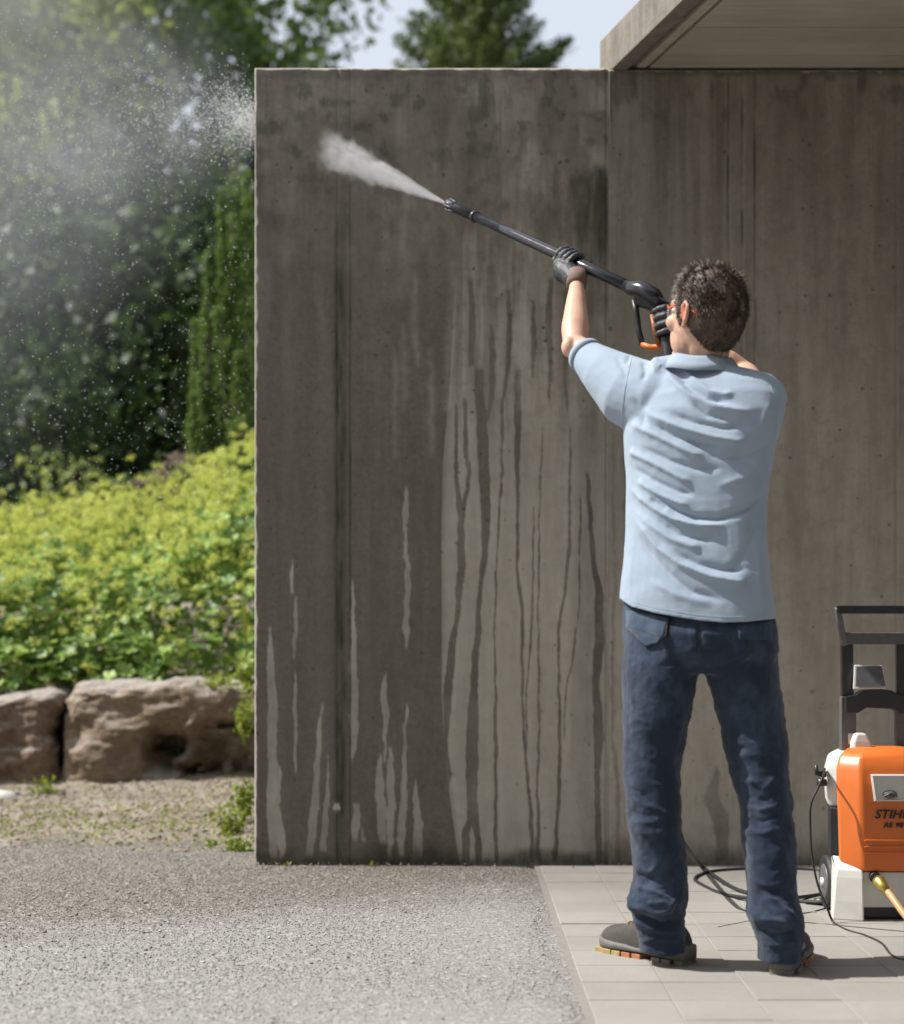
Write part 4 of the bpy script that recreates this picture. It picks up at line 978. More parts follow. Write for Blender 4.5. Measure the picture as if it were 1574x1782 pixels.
pk = patch('pocket', [(1093, 1062), (1166, 1076), (1158, 1108), (1093, 1092)], MAT['denim_worn'], jeans, label='left back pocket, worn pale and sunlit')
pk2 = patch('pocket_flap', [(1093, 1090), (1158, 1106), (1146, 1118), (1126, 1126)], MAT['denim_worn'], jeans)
seam(pk, [(1094, 1064), (1093, 1092), (1125, 1124), (1160, 1106), (1165, 1078)]); seam(pk, [(1098, 1088), (1126, 1118), (1155, 1102)])
seam(pk, [(1108, 1070), (1122, 1085), (1136, 1074)], .0012)
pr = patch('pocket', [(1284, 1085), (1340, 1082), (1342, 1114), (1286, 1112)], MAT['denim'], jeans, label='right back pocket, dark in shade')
seam(pr, [(1286, 1086), (1287, 1112), (1318, 1128), (1341, 1112), (1340, 1084)], .0007, .004, MAT['seam_dark'])
seam(jeans, [(1217, 1075), (1217, 1110), (1216, 1136)], .0007, .0045, MAT['seam_dark'])

# --- shirt
sb = MB()
def hemline(x): return np.interp(x, [1060, 1077, 1100, 1140, 1180, 1220, 1260, 1300, 1348, 1370], [1036, 1041, 1056, 1067, 1074, 1080, 1083, 1082, 1077, 1074])
rows = [(1090, 1080, 1350, .142, 0), (1060, 1078, 1348, .143, 0), (1040, 1078, 1345, .143, 0), (1000, 1082, 1341, .140, 0), (960, 1086, 1336, .134, 0), (920, 1089, 1333, .130, 0), (870, 1091, 1336, .130, 0), (830, 1090, 1341, .132, 0), (790, 1087, 1347, .135, -.002), (750, 1085, 1357, .136, -.004), (720, 1088, 1364, .132, -.004), (690, 1098, 1368, .122, 0), (668, 1108, 1361, .108, .006), (652, 1130, 1336, .09, .012), (638, 1158, 1286, .075, .014), (624, 1176, 1268, .06, .012)]
sb.rings([crop(y, l, r, D0, b, 2.3, dy) for y, l, r, b, dy in rows])
sb.tube([P(1018, 617, 4.61), P(1030, 628, 4.58), P(1052, 648, 4.54), P(1092, 680, 4.50), P(1140, 702, 4.46), P(1190, 700, 4.43)], [.0475, .053, .068, .095, .105, .09], 24)
sb.tube([P(1304, 676, 4.66), P(1309, 682, 4.61), P(1318, 694, 4.50), P(1316, 704, 4.40), P(1270, 700, 4.42)], [.052, .058, .074, .078, .08], 24)
sb.tube([P(1140, 655, 4.43), P(1180, 648, 4.42), P(1230, 648, 4.42)], [.05, .05, .05], 16)
me = remesh(sb, 'polo_shirt', .0048, 7, .5)
import bmesh
bm = bmesh.new(); bm.from_mesh(me)
# open the hem: cut along the hem line
co = np.array([v.co[:] for v in bm.verts]); px = CX+co[:, 0]*F/co[:, 1]; py = HY-(co[:, 2]-CH)*F/D0
cut = py > hemline(px)+2
bm.verts.ensure_lookup_table(); bmesh.ops.delete(bm, geom=[bm.verts[i] for i in np.nonzero(cut)[0]], context='VERTS')
bm.to_mesh(me); bm.free(); me.update()
V, N = getv(me); px = CX+V[:, 0]*F/V[:, 1]; py = HY-(V[:, 2]-CH)*F/D0
hz = CH+(HY-hemline(px))*D0/F; nearh = np.abs(V[:, 2]-hz) < .008
edge_v = set()
bm = bmesh.new(); bm.from_mesh(me); edge_v = [v.index for v in bm.verts if v.is_boundary]; bm.free()
ev = np.array(edge_v); V[ev, 2] = hz[ev]
SF = [([(1100,850),(1118,868),(1142,886),(1172,903),(1203,912),(1236,915),(1262,914)], 6.5, .014),
      ([(1140,862),(1175,888),(1210,901),(1250,903),(1300,889),(1335,858)], 7, -.014),
      ([(1110,835),(1122,845),(1150,862),(1185,876),(1200,880)], 6, .010), ([(1130,868),(1160,888)], 5, -.008),
      ([(1102,885),(1134,914),(1165,936),(1203,950),(1222,952)], 8, .010),
      ([(1145,905),(1180,930),(1220,938),(1250,936)], 7, -.008),
      ([(1106,900),(1122,922),(1147,954),(1185,982),(1236,1003),(1287,1013),(1300,1014)], 8.5, .015), ([(1110,930),(1135,968),(1165,1000),(1205,1030),(1262,1046)], 9, -.012),
      ([(1170,960),(1215,982),(1260,992),(1300,990)], 8, -.011),
      ([(1130,1010),(1180,1036),(1240,1050)], 10, .006),
      ([(1100,735),(1115,745),(1159,766),(1206,789),(1225,794)], 7, .011), ([(1130,735),(1170,758),(1215,772),(1260,778)], 7, -.010),
      ([(1098,782),(1104,789),(1145,809),(1188,833),(1205,840)], 7, .011), ([(1120,780),(1165,802),(1210,815),(1255,816)], 7, -.009),
      ([(1100,812),(1135,835),(1180,855),(1210,862)], 6, -.008),
      ([(1120,715),(1150,730),(1188,745),(1240,760),(1282,767),(1300,766)], 7, .012), ([(1165,718),(1210,735),(1260,745),(1300,740)], 7, -.010),
      ([(1150,628),(1160,648),(1178,668),(1203,690),(1247,708),(1290,716),(1312,716)], 7.5, .014), ([(1178,650),(1200,674),(1230,694),(1270,702)], 6, -.012),
      ([(1190,640),(1210,662),(1236,682),(1262,688),(1278,684)], 6, .010), ([(1205,700),(1230,722),(1275,732)], 6, -.008),
      ([(1120,628),(1124,645),(1118,662)], 5, -.007), ([(1140,622),(1150,640)], 4, .006), ([(1098,618),(1090,632)], 4, -.005), ([(1072,620),(1085,640),(1092,662)], 6, -.004),
      ([(1330,800),(1300,830),(1250,845)], 10, .006), ([(1345,770),(1310,790),(1270,800)], 9, -.006), ([(1335,900),(1320,960),(1325,1040)], 9, .005), ([(1300,930),(1318,890),(1336,870)], 8, -.006), ([(1270,1000),(1300,960),(1325,900)], 8, -.004),
      ([(1100,690),(1120,720),(1116,750)], 7, -.006), ([(1190,760),(1240,790),(1300,800)], 9, -.006), ([(1090,870),(1100,960),(1095,1030)], 10, .003), ([(1340,700),(1325,740),(1300,750)], 8, .005)]
V = folds(V, N, SF)
V = V+N*(fbm(V*np.array([6, 6, 9]), 3, 81)*.0024+np.abs(fbm((V+.3*V[:, [2, 0, 1]])*np.array([14, 14, 30]), 3, 83))*-.0009)[:, None]
setv(me, V); shirt = link('polo_shirt', me, MAT['shirt'], man, True)
sdm = shirt.modifiers.new('s', 'SOLIDIFY'); sdm.thickness = .002; sdm.offset = -1
_bv = BVHTree.FromPolygons([tuple(v) for v in V], [tuple(p.vertices) for p in me.polygons])
seam(shirt, [(1101, 617), (1096, 640), (1088, 680), (1083, 715), (1084, 745)], .0010, .0004, MAT['shirt'], 'sleeve_seam'); seam(shirt, [(1336, 657), (1349, 690), (1352, 725), (1348, 770)], .0010, .0004, MAT['shirt'], 'sleeve_seam')
seam(shirt, [(x, hemline(x)-9) for x in range(1086, 1345, 12)], .0008, .0002, MAT['shirt'], 'hem_seam', 3)
# cuff band of the left sleeve, collar
m = MB(); ax = (P(1018, 617, 4.61)-P(1030, 628, 4.58)).normalized(); c0 = P(1019, 618, 4.606); m.tube([c0-ax*.022, c0-ax*.004, c0+ax*.001, c0+ax*.0012], [.0535, .0515, .0505, .040], 32); m.build('sleeve_band', MAT['shirt'], shirt, True)
nc = P(1222, 628, 4.40); rgs = []
for zz, a, b in ((-.026, .103, .094), (-.010, .095, .084), (.006, .083, .073), (.013, .076, .067), (.010, .070, .061), (-.012, .067, .060)):
    ring = []
    for j in range(44):
        t = 2*math.pi*j/44; ct, st = math.cos(t), math.sin(t)
        zb = zz-.010*max(0, -st)+.007*(-ct if ct < 0 else -ct*.6)+.0018*math.sin(5*t+2)
        ring.append(nc+Vector((a*ct+.002*math.sin(3*t), b*st, zb)))
    rgs.append(ring)
m = MB(); m.rings(rgs, cap=False); cl = m.build('collar', MAT['shirt'], shirt, True)
sdm = cl.modifiers.new('s', 'SOLIDIFY'); sdm.thickness = .0025

# --- lance geometry (needed by the hands)
LA, LB = P(1130, 515, 4.62), P(780, 355, 5.48)
ldir = (LB-LA).normalized()
def on_lance(px):
    lo, hi = -.2, 1.2
    for _ in range(50):
        t = (lo+hi)/2; q = LA.lerp(LB, t); x = CX+q.x*F/q.y
        if x > px: lo = t
        else: hi = t
    return LA.lerp(LB, t)
# --- gloved hands
def grip_hand(name, c, axis, r, pdir, wrist, mat, tside=1, order=1, span=(40, 235), wrap=1):
    a = axis.normalized(); p = (pdir-a*pdir.dot(a)).normalized(); t = a.cross(p)*wrap
    m = MB(); fr_ = .0098
    def on(th, off, rad): th = R(th); return c+a*off+(p*math.cos(th)+t*math.sin(th))*rad
    for i, (off, ln, f_) in enumerate(((-.034, .82, .0086), (-.0115, .95, .0096), (.0115, 1.0, .0102), (.034, .94, .0098))):
        off *= order; end = span[0]+(span[1]-span[0])*ln; ths = [0, span[0]]+[span[0]+(end-span[0])*k/5 for k in range(1, 6)]
        rads = [r+.020, r+.0155]+[r+.0125, r+.0105, r+.0102, r+.0098, r+.0092]
        m.tube([on(th, off*(1.0 if k > 0 else .85), rad) for k, (th, rad) in enumerate(zip(ths, rads))], [f_*1.25, f_*1.12, f_*1.08, f_, f_*1.03, f_*.92, f_*.75], 12)
        m.ell(on(span[0]*.9, off, r+.016), (f_*1.25,)*3, 10, 8)
    m.ell(c+p*(r+.017), (.001, .001, .001), 6, 4)
    Rm = Matrix((a, t, p)).transposed()
    m.ell(c+p*(r+.019), (.046, .034, .019), 18, 12, Rm)
    w_ = wrist-c; m.tube([c+p*(r+.020), c.lerp(wrist, .55)+p*.012, wrist], [.036, .033, .031], 16)
    o = .040*order*tside
    m.tube([c+p*(r+.020)+a*o*.6, on(-55, o, r+.020), on(-95, o*1.15, r+.013), on(-135, o*1.25, r+.011), on(-160, o*1.35, r+.010)], [.019, .0150, .0122, .0110, .0085], 12)
    me = remesh(m, name, .0024, 6, .5); V, N = getv(me); setv(me, V+N*(fbm(V*55, 2, 3)*.0009)[:, None])
    return link(name, me, mat, man, True)
HLc = on_lance(994)
grip_hand('glove', HLc, ldir, .0155, Vector((.25, -.75, -.75)), LW.lerp(HLc, .10), MAT['glove'], 1, 1, (45, 230), wrap=1)
m = MB(); wd_ = (LW-LE).normalized(); m.tube([LW-wd_*.016, LW-wd_*.012, LW+wd_*.010, LW+wd_*.036, LW+wd_*.040], [.022, .0295, .0300, .0315, .022], 20); m.build('glove_cuff', MAT['cuff'], man, True)
gripT, gripB = P(1154, 538, 4.62), P(1166, 622, 4.58)
gc = gripT.lerp(gripB, .30); gax = (gripT-gripB).normalized()
grip_hand('glove', gc, gax, .016, Vector((.9, -.1, 0)), RW, MAT['glove'], 1, 1, (45, 240), wrap=-1)
m = MB(); wd_ = (RW-RE_).normalized(); m.tube([RW-wd_*.03, RW-wd_*.026, RW+wd_*.012], [.024, .031, .031], 18); m.build('glove_cuff', MAT['cuff'], man, True)

# --- shoes
MAT['suede'] = simple('grey_brown_suede', (.058, .052, .045), .85, .25, 90, .0015)
MAT['mid'] = simple('grey_midsole', (.12, .115, .105), .65, .15, 60)
MAT['lug_y'] = simple('yellow_outsole', (.36, .26, .11), .7, .15, 60); MAT['lug_o'] = simple('orange_outsole', (.36, .14, .06), .7, .15, 60); MAT['lug_g'] = simple('grey_outsole', (.17, .16, .14), .7, .15, 60)
def shoe(heel, toe, label):
    ax = (toe-heel); L = .295; ax.z = 0; ax.normalize(); sx = Vector((ax.y, -ax.x, 0)); h0 = Vector((heel.x, heel.y, .005))
    def pt(u, v, z): return h0+ax*u*L+sx*v+Vector((0, 0, z))
    up = MB(); us = [0, .04, .12, .25, .38, .5, .62, .75, .86, .94, .985, 1.0]
    hw = [.020, .030, .036, .037, .037, .040, .044, .046, .043, .034, .020, .006]
    ht = [.060, .088, .105, .112, .110, .097, .086, .078, .073, .064, .050, .034]
    rg = []
    for u, w_, h in zip(us, hw, ht):
        ring = []
        for j in range(20):
            t = 2*math.pi*j/20; ct, st = math.cos(t), math.sin(t)
            z = .026+(h-.026)*max(0, st)**.75 if st > 0 else .026+.010*st
            ring.append(pt(u, w_*math.copysign(abs(ct)**.75, ct), z))
        rg.append(ring)
    up.rings(rg); o = up.build('shoe', MAT['suede'], man, True, label=label)
    o.modifiers.new('sub', 'SUBSURF').render_levels = 1
    sm = MB(); rg = []
    for u, w_ in zip(us, hw):
        w2 = w_+.0065; zt = .034+.016*math.exp(-((u-.0)/.14)**2)+.006*math.exp(-((u-1)/.12)**2)-.008*math.exp(-((u-.45)/.12)**2); zb = .012+.004*math.sin(u*3.14)
        u2 = u if 0 < u < 1 else (u-.018 if u == 0 else u+.018)
        rg.append([pt(u2, s_*w2*k, z) for s_, k, z in ((1, .94, zb), (1, 1.0, (zb+zt)/2), (1, .93, zt), (-1, .93, zt), (-1, 1.0, (zb+zt)/2), (-1, .94, zb))])
    sm.rings(rg); s_o = sm.build('midsole', MAT['mid'], o, True); s_o.modifiers.new('bev', 'BEVEL').width = .002
    # heel counter band and wavy side ribs
    rb = MB()
    for zz in (.024, .036):
        rb.tube([pt(u, hw_+.0072, zz+.006*math.sin(u*22)) for u, hw_ in ((.42, .039), (.3, .038), (.2, .037), (.1, .035), (.03, .028))], .0028, 6)
        rb.tube([pt(-.006, v, zz+.004) for v in (-.022, 0, .022)], .0028, 6)
        rb.tube([pt(u, -hw_-.0072, zz+.006*math.sin(u*22)) for u, hw_ in ((.42, .039), (.3, .038), (.2, .037), (.1, .035), (.03, .028))], .0028, 6)
    rb.build('sole_rib', MAT['mid'], o, True)
    for i in range(9):
        u = .02+i*.112
        if i in (3,): continue
        w_ = np.interp(u, us, hw)+.005; mat = MAT['lug_g'] if i < 3 else (MAT['lug_o'] if i < 6 else MAT['lug_y'])
        rot = Matrix((ax, sx, Vector((0, 0, 1)))).transposed(); lb = MB(); lb.box(pt(u+.03, 0, .0035), (.100*L, w_*2*.98, .016), rot); lb.build('lug', mat, o, bevel=.002)
    # laces and pull loops
    for i in range(4):
        u = .50+i*.055; z = np.interp(u, us, ht)+.001; lc = MB(); lc.tube([pt(u, -.026, z-.012), pt(u+.012, -.010, z+.001), pt(u+.012, .010, z+.001), pt(u, .026, z-.012)], .0024, 6)
        lc.build('lace', MAT['lug_o'] if i % 2 else MAT['stitch'], o, True)
    for i in range(4):                             # grey side stripes
        u = .36+i*.035; st_ = MB(); st_.tube([pt(u, .0385, .046), pt(u+.02, .0365, .064), pt(u+.03, .031, .078)], .0022, 5); st_.build('side_stripe', MAT['white_plastic'], o, True)
        st_ = MB(); st_.tube([pt(u, -.0385, .046), pt(u+.02, -.0365, .064), pt(u+.03, -.031, .078)], .0022, 5); st_.build('side_stripe', MAT['white_plastic'], o, True)
    cu = MB(); rr_ = [pt(.22+.12*math.cos(t), .030*math.sin(t),   .100+.006*math.cos(t)*-1) for t in [2*math.pi*i/16 for i in range(17)]]; cu.tube(rr_, .008, 8); cu.build('padded_collar', MAT['suede'], o, True)
    return o
hL = G(1200, 1682); shoe(hL, hL+Vector((-.200, .215, 0)), 'left shoe, seen from its outer side with yellow and orange lugs')
hR = G(1360, 1700); shoe(hR, hR+Vector((.10, .28, 0)), 'right shoe, seen from the heel')

# ============================================================ spray lance
ln_ = empty('spray_lance', on_lance(1100), label='black spray lance with pistol grip and orange trigger, held up in both gloved hands', cat='spray lance')
m = MB(); A = on_lance(1098); m.tube([A, on_lance(1000), on_lance(900), on_lance(826)], [.0165, .0160, .0152, .0148], 20); m.build('lance_tube', MAT['black_gloss'], ln_, True)
m = MB(); B = on_lance(826); m.tube([B-ldir*.012, B-ldir*.010, B+ldir*.002, B+ldir*.004], [.0148, .0185, .0185, .0165], 20); m.build('collar_ring', MAT['black'], ln_, True)
m = MB(); m.tube([B+ldir*.002, LB-ldir*.03, LB-ldir*.026, LB-ldir*.004, LB], [.0165, .0170, .0200, .0185, .0130], 20)
nz_ = m.build('nozzle', MAT['black'], ln_, True)
m = MB()
for j in range(8):
    a = 2*math.pi*j/8; u = ldir.orthogonal().normalized(); v = ldir.cross(u); o = (u*math.cos(a)+v*math.sin(a))*.0188; m.tube([LB-ldir*.055+o*.9, LB-ldir*.008+o], .003, 6)
m.build('nozzle_rib', MAT['grey_plastic'], nz_, True)
m = MB(); m.tube([on_lance(1102)+ldir*.03, on_lance(1102), P(1118, 503, 4.63), P(1138, 515, 4.62), P(1150, 532, 4.615)], [.0175, .021, .023, .024, .019], 20); m.build('gun_body', MAT['black_gloss'], ln_, True)
m = MB(); g1 = [P(1101, 513, 4.64), P(1122, 519, 4.63), P(1145, 531, 4.62), P(1150, 545, 4.62), P(1136, 541, 4.63), P(1118, 535, 4.64), P(1102, 530, 4.65)]
m.poly_prism([p+Vector((0, -.014, 0)) for p in g1], (.004, .030, 0)); m.build('gun_housing', MAT['black'], ln_, bevel=.004)
m = MB(); m.tube([P(1105, 522, 4.65), P(1108, 545, 4.65), P(1112, 575, 4.64), P(1119, 600, 4.63)], [.010, .009, .0085, .008], 12); m.build('trigger_guard', MAT['black'], ln_, True)
m = MB(); m.tube([P(1117, 598, 4.63), P(1130, 604, 4.62), P(1146, 604, 4.61), P(1158, 600, 4.60)], [.0065, .008, .0085, .0095], 12); m.build('guard_foot', MAT['orange'], ln_, True, label='orange foot of the trigger guard')
m = MB(); m.tube([P(1135, 548, 4.61), P(1140, 570, 4.60), P(1147, 600, 4.60)], [.006, .0075, .007], 12); m.build('trigger', simple('dull_orange', (.30, .10, .035), .5), ln_, True, label='orange trigger')
m = MB(); m.tube([gripT+Vector((0, 0, .015)), gripT.lerp(gripB, .3), gripB, gripB+(gripB-gripT).normalized()*.02], [.016, .0175, .0165, .0155], 16, flat=1.15); m.build('grip', MAT['black'], ln_, True)
m = MB(); hb = gripB+(gripB-gripT).normalized()*.02; m.tube([hb, hb+(gripB-gripT).normalized()*.035], [.013, .011], 14); m.build('hose_coupling', MAT['black'], ln_, True)

# ============================================================ hoses and cables
def curve_pts(pts, n=8):
    out = []; q = [Vector(p) for p in pts]; q = [q[0]]+q+[q[-1]]
    for i in range(1, len(q)-2):
        for k in range(n):
            t = k/n; p0, p1, p2, p3 = q[i-1:i+3]
            out.append(.5*((2*p1)+(p2-p0)*t+(2*p0-5*p1+4*p2-p3)*t*t+(3*p1-p0-3*p2+p3)*t*t*t))
    out.append(q[-2]); return out
he = hb+(gripB-gripT).normalized()*.03
m = MB(); r_ = .0075
m.tube(curve_pts([he, he+Vector((.01, .03, -.12)), P(1185, 850, 4.75), P(1190, 1100, 4.85), P(1176, 1350, 5.05), P(1180, 1440, 5.2), P(1200, 1482, 5.4), G(1222, 1508, .008), G(1248, 1528, .008), G(1275, 1545, .008), G(1300, 1554, .008), G(1345, 1566, .008), G(1400, 1570, .008), G(1440, 1569, .02), P(1462, 1560, 5.15)]), r_, 8)
hose = m.build('pressure_hose', MAT['rubber'], None, True, label='black high-pressure hose hanging from the spray gun and running over the paving to the washer', cat='hose')
m = MB(); m.tube([G(1418, 1570, .010), G(1446, 1568, .014)], [.012, .013], 12); m.build('hose_connector', MAT['black'], hose, True)
m = MB(); m.tube(curve_pts([G(1470, 1530, .02), G(1440, 1518, .006), G(1400, 1513, .006), G(1340, 1512, .006), G(1280, 1513, .006), G(1233, 1518, .006), G(1210, 1530, .006), G(1232, 1545, .006), G(1263, 1557, .006), G(1310, 1564, .018), G(1352, 1566, .022), G(1420, 1558, .008), G(1460, 1550, .02)]), .006, 8)
m.build('hose_loop', MAT['rubber'], None, True, label='loop of black hose lying on the paving near the foot of the wall', cat='hose')
m = MB(); m.tube(curve_pts([P(1436, 1338, 5.12), P(1433, 1352, 5.05), P(1424, 1372, 5.04), P(1412, 1400, 5.03), P(1411, 1440, 5.03), P(1414, 1490, 5.03), P(1424, 1540, 5.02), P(1440, 1580, 5.0), G(1452, 1606, .006), G(1475, 1619, .004), G(1505, 1628, .004), G(1535, 1642, .004), G(1552, 1662, .004), G(1580, 1672, .004), G(1660, 1675, .004)]), .0036, 8)
m.build('power_cable', MAT['rubber'], None, True, label='thin black power cable looping down the left side of the washer onto the paving', cat='cable')
m = MB(); m.tube(curve_pts([G(1440, 1580, .004), G(1400, 1590, .003), G(1340, 1597, .003), G(1290, 1606, .003), G(1250, 1614, .003)]), .0018, 6)  # dark strand modelled in place of a cable's thin cast shadow
m.build('cable_shadow', MAT['rubber'], None, True, label='very thin dark strand standing in for the shadow of a cable on the paving between the man and the washer', cat='shadow')
m = MB(); m.tube(curve_pts([P(1540, 1545, 4.97), P(1552, 1560, 4.93), P(1580, 1598, 4.86), P(1620, 1640, 4.8), G(1680, 1668, .01), G(1760, 1680, .01)]), .0105, 12)
gh = m.build('garden_hose', simple('peach_hose', (.52, .28, .13), .45, .1, 40), None, True, label='peach coloured garden hose plugged into the front of the washer', cat='hose')
m = MB(); m.tube([P(1527, 1531, 5.0), P(1531, 1535, 4.99), P(1536, 1541, 4.98), P(1546, 1553, 4.95)], [.016, .019, .017, .014], 16); m.build('hose_coupler', MAT['brass'], gh, True)

# ============================================================ pressure washer
WX, WY = (1549-CX)*5.03/F, 5.03
pw = empty('pressure_washer', (WX, WY, 0), label='orange and white electric pressure washer with a black upright handle, at the right edge', cat='pressure washer')
def Wp(x, y, z): return Vector((WX+x, WY+y, z))
def lv(px): return (px-1549)*5.03/F
def zv(py): return CH+(HY-py)*5.03/F
def shell(name, rows, mat, parent, bevel=.006, **k):
    """rows: (z, [(x,y) plan outline])"""
    m = MB(); m.rings([[Wp(x, y, z) for x, y in pl] for z, pl in rows]); return m.build(name, mat, parent, True, bevel=bevel, **k)
def plan(hf, hs, yf, ys_, yb): return [(-hf, yf), (hf, yf), (hs, ys_), (hs-.036, yb), (-hs+.036, yb), (-hs, ys_)]
# orange hood
zf = [(.150, .078, .104, .004, .045), (.20, .082, .142, .0, .052), (.205, .082, .142, .0, .052), (.30, .084, .122, .0, .045), (.40, .086, .146, .004, .055), (.45, .084, .146, .010, .062), (.485, .080, .138, .020, .075), (.505, .070, .118, .036, .09), (.514, .055, .09, .06, .10)]
m = MB(); rg = []
zf = [(.150, .078, .112, .004, .040), (.175, .081, .140, .002, .052), (.30, .084, .143, .0, .052), (.40, .086, .146, .003, .055), (.45, .084, .146, .009, .062), (.485, .080, .136, .020, .075), (.505, .070, .114, .038, .09), (.515, .050, .08, .062, .11)]
for z, a, b, y0, y1 in zf: rg.append([Wp(x, y, z) for x, y in plan(a, b, y0, y1, .20)])
m.rings(rg); hood = m.build('hood', MAT['orange'], pw, True, bevel=.010); hood.modifiers['bevel'].segments = 3; hood.modifiers['bevel'].harden_normals = True
# recessed dial window
m = MB(); wz0, wz1 = zv(1392), zv(1350); fx = .0525
fr_pts = lambda g, y: [Wp(-.042-g, y, wz0-g), Wp(.042+g, y, wz0-g), Wp(.052+g, y, wz1+g), Wp(-.052-g, y, wz1+g)]
a, b, c, d_ = fr_pts(.004, -.004), fr_pts(0, -.007), fr_pts(-.003, -.002), fr_pts(.004, .006)
m.rings([d_, a, b, c], cap=False); m.build('dial_frame', MAT['white_plastic'], hood)
m = MB(); m.add(fr_pts(-.002, -.0025), [(0, 1, 2, 3)]); m.build('dial_window', MAT['white_plastic'], hood)
m = MB(); m.ell(Wp(0, -.004, wz0+.016), (.022, .010, .012), 16, 10); m.tube([Wp(-.02, -.010, wz0+.010), Wp(0, -.016, wz0+.022), Wp(.02, -.010, wz0+.010)], .003, 6); m.build('dial_knob', MAT['grey_plastic'], hood, True)
for i in range(3):
    z = zv(1463+i*11); m = MB(); m.box(Wp(0, -.0008, z), (.150, .006, .006)); m.build('grille_rib', MAT['orange'], hood, bevel=.002)
def text(s, x, z, size, parent, name, shear=.25, y=-.003, w_=1.0):
    cu = bpy.data.curves.new(name, 'FONT'); cu.body = s; cu.size = size; cu.extrude = .0005; cu.shear = shear; cu.offset = size*.028; cu.align_x = 'CENTER'; cu.space_character = 1.05
    o = bpy.data.objects.new(name, cu); COL.objects.link(o); dg = bpy.context.evaluated_depsgraph_get(); dg.update(); me = bpy.data.meshes.new_from_object(o.evaluated_get(dg)); bpy.data.objects.remove(o)
    me.transform(Matrix.Translation(Wp(x, y, z)) @ Matrix.Rotation(R(90), 4, 'X') @ Matrix.Diagonal((w_, 1, 1, 1))); return link(name, me, MAT['print'], parent)
text('STIHL', .004, zv(1424), .036, hood, 'lettering', .25, w_=1.05); text('RE 98', .010, zv(1440), .021, hood, 'model_lettering', .25, w_=1.1)
# white shell behind the hood
m = MB(); m.rings([[Wp(x, y, z) for x, y in plan(a, b, y0, y1, .27)] for z, a, b, y0, y1 in ((.335, .13, .158, .075, .10), (.36, .14, .170, .070, .10), (.44, .14, .172, .066, .09), (.482, .13, .160, .072, .10), (.498, .10, .13, .08, .11))])
o = m.build('rear_shell', MAT['white_plastic'], pw, True, bevel=.008); o.modifiers['bevel'].harden_normals = True
m = MB(); m.rings([[Wp(x, y, z) for x, y in plan(a, b, y0, y1, .26)] for z, a, b, y0, y1 in ((.165, .12, .150, .06, .075), (.20, .13, .162, .052, .07), (.335, .13, .163, .054, .07))])
m.build('side_panel', MAT['black'], pw, False, bevel=.004)
# white base with flared front feet
for s in (-1, 1):
    m = MB(); m.rings([[Wp(s*x, y, z) for x, y in pl] for z, pl in ((.002, [(.076, -.006), (.166, .030), (.140, .16), (.090, .16)]), (.06, [(.077, -.004), (.160, .032), (.139, .16), (.090, .16)]), (.13, [(.078, .0), (.154, .036), (.138, .16), (.090, .16)]), (.151, [(.078, .004), (.150, .038), (.137, .16), (.090, .16)]), (.205, [(.128, .075), (.158, .080), (.140, .16), (.12, .16)]))]); m.build('foot', MAT['white_plastic'], pw, False, bevel=.005)
m = MB(); m.rings([[Wp(x, y, z) for x, y in ((-.078, .012), (.078, .012), (.078, .25), (-.078, .25))] for z in (.042, .10, .148)]); m.build('base_front', MAT['white_plastic'], pw, bevel=.004)
m = MB(); m.box(Wp(0, .14, .024), (.15, .22, .036)); m.build('underside', MAT['black'], pw, bevel=.004)
m = MB(); m.tube([Wp(lv(1524), .014, zv(1527)), Wp(lv(1524), -.006, zv(1528))], [.017, .016], 16); m.build('water_inlet', MAT['black'], pw, True)
for s in (-1, 1):
    m = MB(); c = Wp(s*.128, .235, .085); m.tube([c-Vector((.016, 0, 0)), c-Vector((.014, 0, 0)), c+Vector((.014, 0, 0)), c+Vector((.016, 0, 0))], [.070, .083, .083, .070], 28); wh = m.build('wheel', MAT['rubber'], pw, True)
    m = MB(); m.tube([c-Vector((.020, 0, 0)), c-Vector((.017, 0, 0)), c+Vector((.017, 0, 0)), c+Vector((.020, 0, 0))], [.045, .056, .056, .045], 24); m.build('rim', MAT['grey_plastic'], wh, True)
    m = MB(); m.tube([c-Vector((.026, 0, 0)), c+Vector((.026, 0, 0))], .014, 12); m.build('hub', MAT['white_plastic'], wh, True)
m = MB(); m.tube([Wp(-.172, .08, zv(1352)), Wp(-.20, .08, zv(1350)), Wp(-.202, .08, zv(1335))], [.010, .009, .005], 10); m.box(Wp(-.185, .08, zv(1366)), (.024, .03, .02)); m.build('cable_hook', MAT['black'], pw, True)
# handle (stands further back)
hd = .20; kd = (5.03+hd)/F
def Hp(px, py, dy=0): d = 5.03+hd+dy; return P(px, py, d)
xr = 1585
def bar(p, q, a, b, name, mat, **k):
    m = MB(); rg = []; t = (q-p).normalized(); u = Vector((0, 1, 0)); u = (u-t*u.dot(t)).normalized(); v = t.cross(u)
    for c in (p, q): rg.append([c+v*sx*a+u*sy*b for sx, sy in ((-1, -1), (1, -1), (1, 1), (-1, 1))])
    m.rings(rg); return m.build(name, mat, hn, bevel=.003, **k)
hn = empty('handle'); hn.parent = pw; hn.location = (0, 0, 0); del_hn = hn
bpy.data.objects.remove(hn)
m = MB(); m.box(Wp(-.03, hd+.012, .40), (.20, .03, .05)); hn = m.build('handle', MAT['black'], pw, bevel=.004)
for x in (1476, 1572):
    bar(Hp(x, 1330), Hp(x, 1212), .0235, .015, 'lower_post', MAT['grey_plastic'])
    bar(Hp(x-1, 1216), Hp(x-2, 1112), .0185, .012, 'upper_post', MAT['black'])
bar(Hp(1470, 1122, -.01), Hp(1458, 1057, -.05), .0085, .012, 'side_grip', MAT['grey_plastic']); bar(Hp(1577, 1122, -.01), Hp(1589, 1057, -.05), .0085, .012, 'side_grip', MAT['grey_plastic'])
